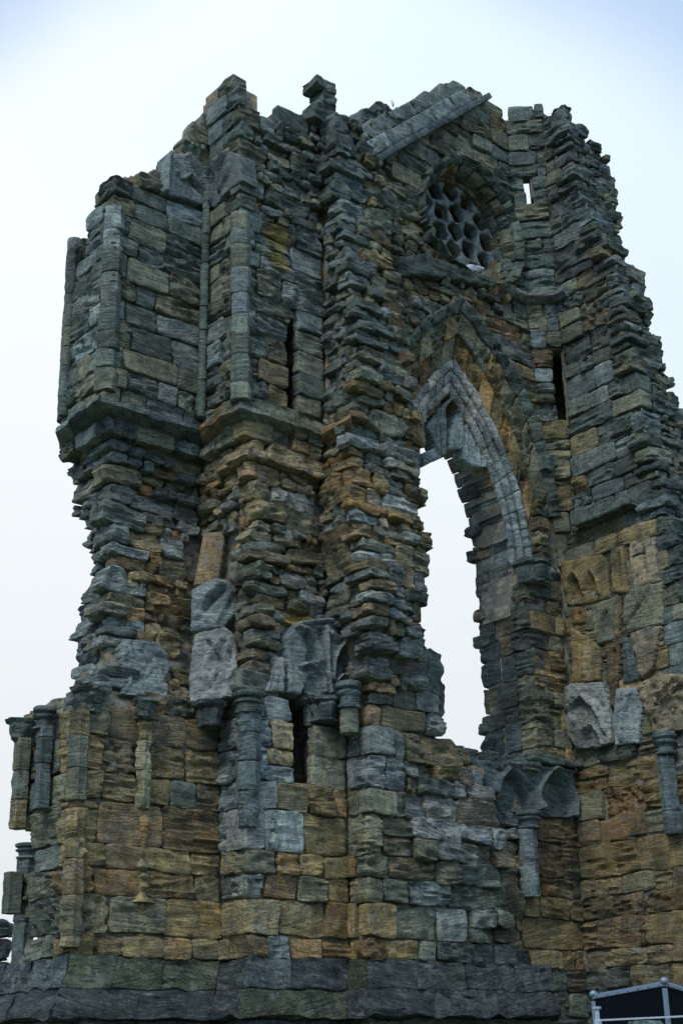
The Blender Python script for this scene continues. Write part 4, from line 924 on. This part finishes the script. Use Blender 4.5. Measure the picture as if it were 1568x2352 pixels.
# tracery disc with cut foils
def foil_disc():
    res = .022; R_ = RR - .08; n_ = int(2 * R_ / res); xs = np.linspace(-R_, R_, n_ + 1); gx, gz = np.meshgrid(xs, xs); G = np.stack([gx.ravel(), gz.ravel()], -1)
    H = [(0, 0, .20)] + [(.47 * math.cos(a), .47 * math.sin(a), .205) for a in np.arange(6) * math.pi / 3 + .35] + [(.90 * math.cos(a), .90 * math.sin(a), .195) for a in np.arange(12) * math.pi / 6 + .35 + math.pi / 12]
    def sdf(P): 
        m = np.full(len(P), 9.0)
        for x, z, r in H:
            dx, dz = P[:, 0] - x, P[:, 1] - z; ang = np.arctan2(dz, dx); m = np.minimum(m, np.hypot(dx, dz) - r * (1 + .09 * np.cos(4 * ang + x * 9)))
        return m
    cen = np.stack([((gx[:-1, :-1] + gx[1:, 1:]) / 2).ravel(), ((gz[:-1, :-1] + gz[1:, 1:]) / 2).ravel()], -1)
    ok = ((sdf(cen) > 0) & (np.hypot(cen[:, 0], cen[:, 1]) < R_)).reshape(n_, n_)
    e = sdf(G); hh = .05 * np.sqrt(np.clip(e / .04, 0, 1)) + vnoise(np.stack([G[:, 0] * 5, G[:, 1] * 5, G[:, 0] * 0], -1)) * .02
    # pull the rim vertices of each hole onto its edge
    g = 1e-3; gr_ = np.stack([(sdf(G + (g, 0)) - e) / g, (sdf(G + (0, g)) - e) / g], -1); mv = (abs(e) < res * .75); G = G - gr_ * (e * mv)[:, None]
    y0 = YR + .45; Fp = np.stack([G[:, 0] + RC[0], y0 - hh, G[:, 1] + RC[1]], -1); Bp = np.stack([G[:, 0] + RC[0], np.full(len(G), y0 + .16), G[:, 1] + RC[1]], -1)
    W_ = n_ + 1; NV = len(G); f = []
    for j in range(n_):
        for i in range(n_):
            if not ok[j, i]: continue
            a, b, c, d = j * W_ + i, j * W_ + i + 1, (j + 1) * W_ + i + 1, (j + 1) * W_ + i; f.append((a, b, c, d)); f.append((d + NV, c + NV, b + NV, a + NV))
            if i == 0 or not ok[j, i - 1]: f.append((d, d + NV, a + NV, a))
            if i == n_ - 1 or not ok[j, i + 1]: f.append((b, b + NV, c + NV, c))
            if j == 0 or not ok[j - 1, i]: f.append((a, a + NV, b + NV, b))
            if j == n_ - 1 or not ok[j + 1, i]: f.append((c, c + NV, d + NV, d))
    V = np.concatenate([Fp, Bp]); used = np.unique(np.array([k for q in f for k in q])); re_ = -np.ones(len(V), int); re_[used] = np.arange(len(used)); V = V[used]; c0 = V.mean(0)
    link('rose_tracery', (V - c0).tolist(), [tuple(int(re_[k]) for k in q) for q in f], M['carved'], gable, pal('m', .8), mw=Matrix.Translation(c0))
foil_disc()
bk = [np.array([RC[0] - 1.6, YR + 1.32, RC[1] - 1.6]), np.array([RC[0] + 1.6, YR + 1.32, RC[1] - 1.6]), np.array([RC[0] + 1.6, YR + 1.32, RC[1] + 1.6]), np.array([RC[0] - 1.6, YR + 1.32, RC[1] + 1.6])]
bilinear_block('dark_back_plate', gable, bk, .3, 0, 'ash', color=pal('n', .5), res=.2)  # plate added behind the tracery, coloured dark for the shade in its holes
q_ = slab('crumpled_sheet', None, RL, X, [(1060, 616), (1066, 612), (1080, 615), (1098, 620), (1100, 628), (1090, 630), (1075, 627), (1066, 629)], zref=16, c0=.14, d=-.06, res=.03, amp=.05, color=(.6, .6, .6, 1), mat=M['carved'])
q_['label'] = 'small pale crumpled sheet caught on the lower rim of the round window'; q_['category'] = 'sheet'; q_['kind'] = 'thing'; q_.data.materials[0] = plain('pale_sheet', (.62, .64, .72), .7)
# broken ledge below the rose
slab('ledge', gable, RL, X, [(900, 600), (960, 590), (1060, 625), (1130, 650), (1125, 668), (1040, 650), (960, 640), (905, 640)], zref=16, c0=.16, d=.3, amp=.05, color=pal('g', 1.0), mat=M['stone'])

# ---- raking coping of the gable
def gl(u, v):   # along the slope u from the foot, v perpendicular
    a, b = np.array([14.70, 17.22]), np.array([18.10, 20.40]); dr = (b - a) / np.linalg.norm(b - a); pn = np.array([-dr[1], dr[0]]); q = a + dr * u + pn * v; return np.array([q[0], YR, q[1]])
Lg = math.hypot(3.4, 3.18)
def gblock(name, u0, u1, v0, v1, c, **kw):
    q = [gl(u0, v0), gl(u1, v0), gl(u1, v1), gl(u0, v1)]
    for k in q: k[1] -= c
    bilinear_block(name, gable, q, .5, 0, **kw)
u = 0.0
while u < Lg - 1.1:
    w = min(random.uniform(.6, 1.0), Lg - .3 - u); gblock('coping_stone', u + .005, u + w - .005, .10, .40, .10, mode='ash', mat=M['smooth'], color=pal('m', random.uniform(.72, .9))); u += w
u = 0.0
while u < 2.9:
    w = min(random.uniform(.6, 1.0), 3.0 - u); gblock('coping_stone', u + .005, u + w - .005, .41, .70, .04, mode='ash', mat=M['smooth'], color=pal('m', random.uniform(.72, .9)))
    if w < .2: break
    u += w
u = 0.0
while u < Lg:
    w = min(random.uniform(.7, 1.1), Lg + .01 - u); gblock('coping_mould', u + .005, u + w - .005, -.04, .09, .20, mode='smo', color=pal('b', random.uniform(.8, 1.1)), res=.04); u += w
for px, py, s in ((846, 272, .34), (856, 266, .3), (850, 290, .4), (884, 250, .30), (896, 258, .28), (888, 272, .4), (906, 262, .2), (1040, 212, .34), (1062, 222, .3), (1090, 236, .3), (1028, 208, .24)):
    Q = on_line(px, py, (0, YR + (.7 if px < 930 else .35)), X); stone('broken_finial' if px < 900 else 'coping_stone', gable, Q, X, s * 1.3, s, .35, .0, 'rub', random.gauss(0, .15), color=pal('b', 1.0))

# ---- carved fragments built into the walls (outline in the photograph, plane of the wall)
K2d = K2 + [0, -.38, -.38]; DG = (1.0, -1.0)
c3 = dict(px0=82, py0=939, sc=.5); c4 = dict(px0=784, py0=939, sc=.5); c6 = dict(px0=784, py0=1552, sc=.5); zm = dict(px0=571.7, py0=1388.4, sc=.3125); c1 = dict(px0=82, py0=122, sc=.5)
slab('carved_slab', corner, K1, X, [(375, 1100), (400, 1062), (555, 1076), (600, 1140), (622, 1190), (588, 1245), (585, 1357), (500, 1335), (385, 1320)], **c3, zref=8.2, lumps=.05, amp=.02, color=pal('m', .95))
slab('carved_slab', corner, K2d, DG, [(730, 1040), (870, 1005), (915, 1040), (930, 1180), (905, 1330), (790, 1360), (715, 1355), (705, 1250)], **c3, zref=8.2, c0=.06, d=.5, lumps=.05, amp=.03, color=pal('l', .75),
     ribs=[([(860, 1060), (780, 1180), (760, 1330)], .07, .05), ([(900, 1060), (850, 1240)], .06, .06), ([(800, 1080), (860, 1180), (800, 1300)], .04, -.06)])
slab('carved_slab', corner, K2d, DG, [(718, 830), (830, 780), (925, 790), (925, 930), (860, 1010), (710, 1022)], **c3, zref=9.0, c0=.05, d=.5, amp=.02, curve=.05, color=pal('m', 1.25), ribs=[([(860, 830), (770, 920)], .11, -.12), ([(800, 850), (740, 960)], .05, .05), ([(900, 850), (840, 980)], .05, .05)])
slab('leaning_stone', corner, K2d, DG, [(770, 570), (870, 560), (865, 620), (835, 810), (722, 812)], **c3, zref=10.2, c0=.0, d=.45, amp=.006, curve=.03, color=pal('n', 1.15), mat=M['smooth'])
slab('niche_head', middle, K3, X, [(250, 240), (330, 140), (540, 110), (700, 130), (752, 240), (720, 540), (682, 672), (460, 690), (415, 690), (380, 610), (345, 680), (260, 660)], **zm, zref=8.0, c0=.14, amp=.008, color=pal('m', .95), res=.017, kk=1.0,
     ribs=[([(300, 175), (385, 200), (440, 280), (470, 360), (480, 430)], .045, .07), ([(345, 200), (410, 300), (425, 440)], .022, .035), ([(338, 470), (385, 452), (440, 480), (490, 550), (505, 660)], .035, .07), ([(440, 430), (500, 500), (540, 560)], .03, .05), ([(518, 180), (525, 430), (545, 670)], .035, .07), ([(340, 150), (540, 130), (700, 145)], .05, .05),
           ([(560, 570), (572, 430), (605, 350), (650, 292), (700, 345)], .04, .07), ([(640, 370), (628, 530)], .02, .05), ([(672, 370), (665, 520)], .02, .05), ([(560, 230), (600, 265), (650, 270), (700, 240), (730, 200)], .07, .06), ([(590, 580), (640, 530), (700, 540)], .03, .06)],
     recess=[([(350, 215), (400, 250), (450, 360), (458, 440), (372, 446), (385, 340)], .09), ([(462, 200), (505, 185), (512, 425), (492, 430), (470, 320)], .08), ([(598, 540), (606, 430), (640, 340), (692, 360), (690, 525)], .12), ([(350, 660), (378, 560), (410, 520), (460, 560), (485, 690)], .06)])
slab('carved_slab', middle, K3, X, [(110, 640), (165, 480), (215, 380), (245, 470), (250, 655)], **zm, zref=7.4, c0=.08, amp=.02, color=pal('l', .85), ribs=[([(215, 400), (215, 640)], .03, .04), ([(180, 480), (140, 630)], .03, -.03)])
slab('blind_arch', corner, K2, X, [(600, 465), (690, 470), (745, 520), (800, 620), (795, 705), (740, 700), (570, 650), (585, 560)], **c1, zref=17, c0=.06, amp=.01, color=pal('m', .85), ribs=[([(690, 478), (750, 570), (790, 690)], .05, .09), ([(670, 590), (700, 570), (770, 660)], .035, .06), ([(600, 470), (640, 560)], .05, .05), ([(600, 465), (590, 640)], .05, .06)], recess=[([(690, 560), (750, 640), (760, 670), (690, 600)], .06)])
slab('blind_arch', middle, K3, YM, [(795, 705), (808, 620), (850, 480), (900, 455), (945, 470), (955, 590), (880, 650), (830, 720)], **c1, zref=17, c0=.06, amp=.01, color=pal('m', .8), ribs=[([(880, 470), (835, 600), (808, 700)], .05, .09), ([(860, 520), (850, 600), (820, 690)], .03, .06), ([(910, 470), (900, 560), (860, 640)], .04, .05)])
lathe('capital', corner, at2(K2, 16.2) + (-.10, -.10), [(.06, 16.02), (.11, 16.06), (.08, 16.1), (.14, 16.3), (.17, 16.36), (.05, 16.4)], pal('g'), .02)
# right-hand wall
Kw = K8
slab('carved_slab', raking, Kw, YM, [(1030, 1290), (1070, 1265), (1212, 1255), (1240, 1350), (1255, 1540), (1180, 1562), (1100, 1565), (1045, 1500)], **c4, zref=7.4, c0=.12, amp=.025, lumps=.04, color=pal('l', .7),
     ribs=[([(1060, 1380), (1130, 1320), (1200, 1390), (1230, 1480)], .06, .08), ([(1110, 1560), (1130, 1480), (1170, 1450), (1210, 1500), (1225, 1550)], .04, .06)], recess=[([(1115, 1560), (1130, 1490), (1170, 1465), (1205, 1510), (1215, 1555)], .05)])
slab('carved_slab', raking, Kw, YM, [(1272, 1290), (1370, 1280), (1397, 1360), (1372, 1540), (1272, 1550), (1256, 1440)], **c4, zref=7.4, c0=.10, amp=.03, lumps=.02, color=pal('m', 1.2), ribs=[([(1350, 1300), (1310, 1400), (1300, 1520)], .05, .06), ([(1300, 1320), (1280, 1450)], .04, -.04)])
slab('carved_slab', raking, Kw, YM, [(1372, 1272), (1480, 1218), (1600, 1225), (1610, 1480), (1450, 1495), (1400, 1372)], **c4, zref=7.5, c0=.12, amp=.03, lumps=.07, color=pal('c', .8), ribs=[([(1560, 1240), (1480, 1330)], .03, .07), ([(1590, 1260), (1500, 1350)], .03, .07)])
slab('carved_slab', raking, Kw, YM, [(1015, 705), (1200, 670), (1228, 700), (1245, 868), (1130, 902), (1042, 905)], **c4, zref=9.6, c0=.08, amp=.012, color=pal('y', .95), ribs=[([(1045, 840), (1050, 790), (1080, 750), (1110, 790), (1125, 850)], .04, .05), ([(1130, 830), (1140, 770), (1160, 740), (1185, 780), (1200, 850)], .04, .05)], recess=[([(1055, 900), (1058, 800), (1080, 765), (1105, 800), (1118, 890)], .08), ([(1140, 870), (1148, 790), (1162, 760), (1180, 800), (1190, 860)], .07)])
for q, cc, v in (([(1242, 645), (1308, 625), (1330, 850), (1252, 850)], 'y', .95), ([(1322, 612), (1440, 583), (1468, 790), (1342, 822)], 'c', .75), ([(1052, 912), (1125, 905), (1132, 985), (1060, 992)], 'o', .8), ([(1150, 905), (1285, 862), (1280, 1062), (1190, 1090), (1165, 1040)], 't', 1.0),
                 ([(1295, 842), (1482, 792), (1480, 990), (1322, 1030), (1298, 980)], 't', .95), ([(1332, 1035), (1438, 1002), (1475, 1000), (1440, 1200), (1392, 1245), (1372, 1180)], 'c', .65), ([(1062, 1000), (1185, 1085), (1202, 1100), (1200, 1250), (1062, 1270)], 'y', .9), ([(1212, 1085), (1288, 1072), (1266, 1380), (1242, 1372)], 'n', 1.1), ([(1295, 1040), (1330, 1060), (1385, 1250), (1300, 1270)], 'b', 1.0),
                 ([(1270, 850), (1290, 870), (1285, 1050), (1262, 1050)], 'n', 1.0)):
    slab('built_in_slab', raking, Kw, YM, q, **c4, zref=9.0, c0=random.uniform(.05, .12), amp=.02, lumps=.02, curve=.04, color=pal(cc, v), mat=M['smooth'] if random.random() < .6 else M['stone'], ribs=[([((q[0][0] + q[1][0]) / 2 + 10, q[0][1] + 30), (q[-1][0] * .5 + q[-2][0] * .5, q[-2][1] - 30)], .05, random.choice((.04, -.05)))])
slab('ledge', raking, Kw, YM, [(1078, 545), (1180, 500), (1330, 420), (1365, 425), (1370, 450), (1250, 500), (1120, 555)], **c4, zref=11, c0=.28, amp=.03, color=pal('g', .9), mat=M['stone'])
slab('ledge', gable, RL, X, [(800, 1618), (850, 1590), (1020, 1622), (1075, 1640), (1060, 1655), (900, 1640)], **c4, zref=6.3, c0=.22, d=.9, amp=.03, color=pal('g', 1.0), mat=M['stone'])
# twin blind arches under the sill
slab('blind_arch', gable, RL, X, [(570, 385), (740, 395), (955, 415), (1050, 440), (1060, 652), (930, 650), (870, 622), (730, 632), (700, 560), (640, 500)], **c6, zref=5.8, c0=.09, amp=.012, color=pal('b', 1.15), res=.022, kk=.9,
     ribs=[([(868, 625), (850, 530), (800, 465), (745, 430), (700, 480), (690, 540)], .05, .09), ([(868, 625), (880, 530), (910, 470), (950, 425), (1010, 480), (1050, 560), (1052, 645)], .05, .09), ([(740, 405), (1045, 445)], .05, .05), ([(868, 625), (866, 560)], .06, .06)],
     recess=[([(700, 560), (745, 445), (800, 490), (845, 560), (855, 625), (730, 632)], .15), ([(885, 640), (900, 540), (950, 450), (1010, 510), (1040, 580), (1040, 650), (930, 650)], .13)])
slab('corbel', turret, K7, (1, -1), [(1172, 545), (1192, 540), (1198, 552), (1194, 572), (1178, 578), (1170, 560)], zref=17, c0=.14, amp=.03, color=pal('t', .9))
slab('corbel', gable, RL, X, [(1238, 1052), (1262, 1048), (1264, 1075), (1252, 1092), (1238, 1080)], zref=12, c0=.2, amp=.03, color=pal('g', .9))
for K_, t_, pts in ((K3, X, [(655, 710), (690, 735), (690, 940), (655, 925)]),): pass
for px, py, w_, h_ in ((752, 264, .62, .26), (754, 246, .46, .24), (757, 231, .34, .22), (758, 217, .28, .20), (760, 204, .26, .18), (750, 190, .52, .22)):
    Q = on_line(px, py, lerp_tab(K5, 19) + (0, .25), X); stone('finial_stone', stub, Q, X, w_, h_, .45, 0, 'rub', random.gauss(0, .04), color=pal('g', 1.0))
# big weathered panel of the middle buttress
for q, cc in (([(612, 520), (664, 524), (664, 590), (625, 575)], 'm'), ([(625, 578), (664, 592), (690, 602), (690, 640), (632, 618)], 't'), ([(692, 602), (738, 614), (740, 655), (692, 642)], 'm'), ([(666, 526), (690, 538), (692, 598), (666, 590)], 'm'), ([(630, 622), (690, 645), (690, 680), (632, 660)], 'm'), ([(693, 538), (740, 560), (738, 610), (694, 598)], 'g')):
    pass
# ------------------------------------------------------------------ things apart from the ruin
metal = plain('brushed_aluminium', (.22, .29, .35), .42, .6, .15, 12); black = plain('black_panel', (.004, .006, .010), .9); black.node_tree.nodes['Principled BSDF'].inputs['Specular IOR Level'].default_value = .08; white = plain('white_plastic', (.42, .48, .55), .5)
def bar(name, parent, a, b, wd, hd, mat, up=UP):
    a, b = np.asarray(a, float), np.asarray(b, float); t = b - a; L = np.linalg.norm(t); t /= L; s_ = np.cross(t, up); s_ /= np.linalg.norm(s_); u_ = np.cross(s_, t)
    V = []; e = min(wd, hd) * .15
    pr_ = [(-wd / 2 + e, -hd / 2), (wd / 2 - e, -hd / 2), (wd / 2, -hd / 2 + e), (wd / 2, hd / 2 - e), (wd / 2 - e, hd / 2), (-wd / 2 + e, hd / 2), (-wd / 2, hd / 2 - e), (-wd / 2, -hd / 2 + e)]
    for p in (a, b):
        for x, y in pr_: V.append(p + s_ * x + u_ * y)
    f = [(i, (i + 1) % 8, 8 + (i + 1) % 8, 8 + i) for i in range(8)] + [tuple(range(8))[::-1], tuple(range(8, 16))]
    c = np.mean(V, 0); return link(name, (np.array(V) - c).tolist(), f, mat, parent, mw=Matrix.Translation(c), smooth=False)
def ball(name, parent, c, r, mat, seg=10, sq=1.0):
    V, f = [], []
    for j in range(seg // 2 + 1):
        for i in range(seg): a = math.pi * j / (seg // 2); b = 2 * math.pi * i / seg; V.append((r * math.sin(a) * math.cos(b), r * math.sin(a) * math.sin(b), r * sq * math.cos(a)))
    for j in range(seg // 2):
        for i in range(seg): f.append((j * seg + i, (j + 1) * seg + i, (j + 1) * seg + (i + 1) % seg, j * seg + (i + 1) % seg))
    return link(name, V, f, mat, parent, mw=Matrix.Translation([float(k) for k in c]))
def ground_pt(px, py, dist):
    d = ray(px, py); k = dist / (d @ HD); return EYE + d * k
Cn = ground_pt(1524, 2260, 11.0)
dL = -RT[:2] * .78 + HD[:2] * .62; dR = RT[:2] * .62 + HD[:2] * .78; dL /= np.linalg.norm(dL); dR /= np.linalg.norm(dR)
Cl = on_line(1362, 2290, Cn[:2], dL); Ll = np.linalg.norm((Cl - Cn)[:2]); Cr0 = on_line(1568, 2271, Cn[:2], dR); k_ = Ll / np.linalg.norm((Cr0 - Cn)[:2])
Cr = Cn + (Cr0 - Cn) * k_; Cr[2] = Cl[2]; Cb = Cl + np.array([dR[0], dR[1], 0]) * Ll
booth = thing('equipment_booth', 'black panelled booth with riveted aluminium edges in the lower right corner', 'booth', (Cn[0], Cn[1], 0))
def low_(p, z): return np.array([p[0], p[1], z])
for p in (Cn, Cl, Cr, Cb): bar('corner_post', booth, low_(p, 0), p - [0, 0, .03], .034, .034, metal, up=np.array([1.0, .3, 0]))
for a, b in ((Cn, Cl), (Cn, Cr), (Cl, Cb), (Cr, Cb)):
    bar('top_rail', booth, a, b, .034, .036, metal); bar('bottom_rail', booth, low_(a, .05), low_(b, .05), .034, .036, metal)
    nn_ = np.array([(b - a)[1], -(b - a)[0], 0]); nn_ = nn_ / np.linalg.norm(nn_) * .006
    V = [low_(a, .06) - nn_, low_(b, .06) - nn_, b - nn_, a - nn_, low_(a, .06) + nn_, low_(b, .06) + nn_, b + nn_, a + nn_]; c = np.mean(V, 0)
    link('side_panel', booth and [tuple(v - c) for v in V], [(0, 1, 2, 3), (7, 6, 5, 4), (4, 5, 1, 0), (3, 2, 6, 7), (1, 5, 6, 2), (4, 0, 3, 7)], black, booth, mw=Matrix.Translation(c), smooth=False)
V = [Cn, Cr, Cb, Cl]; V = V + [v - [0, 0, .02] for v in V]; c = np.mean(V, 0)
link('roof_panel', [tuple(v - c) for v in V], [(0, 1, 2), (0, 2, 3), (6, 5, 4), (7, 6, 4), (0, 4, 5, 1), (1, 5, 6, 2), (2, 6, 7, 3), (3, 7, 4, 0)], black, booth, mw=Matrix.Translation(c), smooth=False)
for p in (Cn, Cl, Cr, Cb): ball('corner_cap', booth, p + [0, 0, .02], .032, metal)
for a, b in ((Cn, Cl), (Cn, Cr)):
    nrm = np.array([(b - a)[1], -(b - a)[0], 0]); nrm /= np.linalg.norm(nrm); nrm *= np.sign(-(nrm @ HD))
    for k in np.linspace(.06, .94, 7): ball('rivet', booth, a + (b - a) * k + nrm * .018, .009, metal, 6)
for k in range(6): ball('rivet', booth, Cn - [0, 0, .25 + .32 * k] - HD * .024, .009, metal, 6)
# barrier post and its tape
Pb = ground_pt(1369, 2312, 10.3)
post = thing('barrier_post', 'slim white plastic barrier post standing in front of the black booth', 'post', (Pb[0], Pb[1], 0), 'barrier posts')
def lathe2(name, parent, P, prof, mat, seg=14):
    V = [(r * math.cos(2 * math.pi * i / seg), r * math.sin(2 * math.pi * i / seg), z) for r, z in prof for i in range(seg)]; n = len(prof)
    f = [(j * seg + i, j * seg + (i + 1) % seg, (j + 1) * seg + (i + 1) % seg, (j + 1) * seg + i) for j in range(n - 1) for i in range(seg)] + [tuple(range(seg))[::-1], tuple((n - 1) * seg + i for i in range(seg))]
    return link(name, V, f, mat, parent, mw=Matrix.Translation((float(P[0]), float(P[1]), 0)))
zp = Pb[2]
lathe2('pole', post, Pb, [(.016, .02), (.016, zp - .02)], white); lathe2('cap', post, Pb, [(.016, zp - .02), (.030, zp - .015), (.030, zp)], white)
for k in (.09, .42, .62): lathe2('clip', post, Pb, [(.018, zp - k - .05), (.026, zp - k - .045), (.026, zp - k), (.018, zp - k + .005)], white)
lathe2('foot', post, Pb, [(.16, 0), (.16, .02), (.03, .05)], white)
Pe = ground_pt(1640, 2331, 10.0); Ps = np.array([Pb[0], Pb[1], zp - .09])
tape = bar('barrier_tape', None, Ps, Pe, .003, .012, white); tape['label'] = 'thin white tape stretched level from the barrier post across the black booth'; tape['category'] = 'tape'
post2 = thing('barrier_post', 'white barrier post beyond the right edge that holds the other end of the tape', 'post', (Pe[0], Pe[1], 0), 'barrier posts'); lathe2('pole', post2, Pe, [(.016, .0), (.016, Pe[2] + .08)], white)
# weathered post top beside the booth
Pq = ground_pt(1480, 2343, 9.0)
bst = thing('stone_bollard', 'mossy rounded top of a low stone bollard in front of the black booth', 'bollard', (Pq[0], Pq[1], 0))
lathe('bollard_shaft', bst, Pq[:2], [(.11, 0), (.10, Pq[2] - .06)], pal('g'), .01); lathe('bollard_cap', bst, Pq[:2], [(.10, Pq[2] - .058), (.12, Pq[2] - .03), (.10, Pq[2] - .004), (.02, Pq[2])], pal('g', 1.3), .012)
# detached remains beyond the left edge of the ruin
Pl = ground_pt(62, 2190, 24.0); Pt = ground_pt(66, 1938, 24.0)
pil = thing('detached_pillar', 'slender dark shafted pillar seen just beyond the left edge of the ruin', 'pillar', (Pt[0], Pt[1], 0))
shaft(pil, lambda z: Pt[:2], 0.0, Pt[2] - .25, .17, .6, flute=.14, nf=6, color=pal('b', .9)); capital(pil, Pt[:2], Pt[2] - .25, Pt[2], .16, .25, 'moulded', pal('b', .85))
Pw = ground_pt(-14, 2118, 26.0)
wf = thing('wall_fragment', 'dark sliver of broken wall at the lower left edge of the view', 'wall', (Pw[0], Pw[1], 0))
zz = 0.0
while zz < Pw[2]:
    hh = random.uniform(.3, .42)
    for k in range(3): stone('rubble_stone', wf, np.array([Pw[0], Pw[1], zz + hh / 2]) - RT * (.5 * k) + RT * random.uniform(-.04, .04), RT[:2], .48, hh - .02, .5, 0, 'rub', color=pal('k', 1.2))
    zz += hh

# dry sprig rooted in a finial
sprig = []; sf = []
Qs = on_line(902, 246, (0, YR + .7), X)
for k in range(9):
    a_ = random.uniform(0, 6.28); L_ = random.uniform(.08, .2); tip = np.array([math.cos(a_) * .07, math.sin(a_) * .07, L_]); w_ = np.array([-math.sin(a_), math.cos(a_), 0]) * .006; i_ = len(sprig)
    sprig += [-w_, w_, tip * .6 + w_ * .7 + [0, 0, .02], tip * .6 - w_ * .7 + [0, 0, .02], tip]; sf += [(i_, i_ + 1, i_ + 2, i_ + 3), (i_ + 3, i_ + 2, i_ + 4)]
sg = link('dry_plant', [tuple(v) for v in sprig], sf, plain('dry_stalks', (.10, .10, .05), .9), mw=Matrix.Translation([float(v) for v in Qs])); sg['label'] = 'tiny dry sprig growing from the broken finials left of the gable'; sg['category'] = 'plant'; sg['kind'] = 'thing'
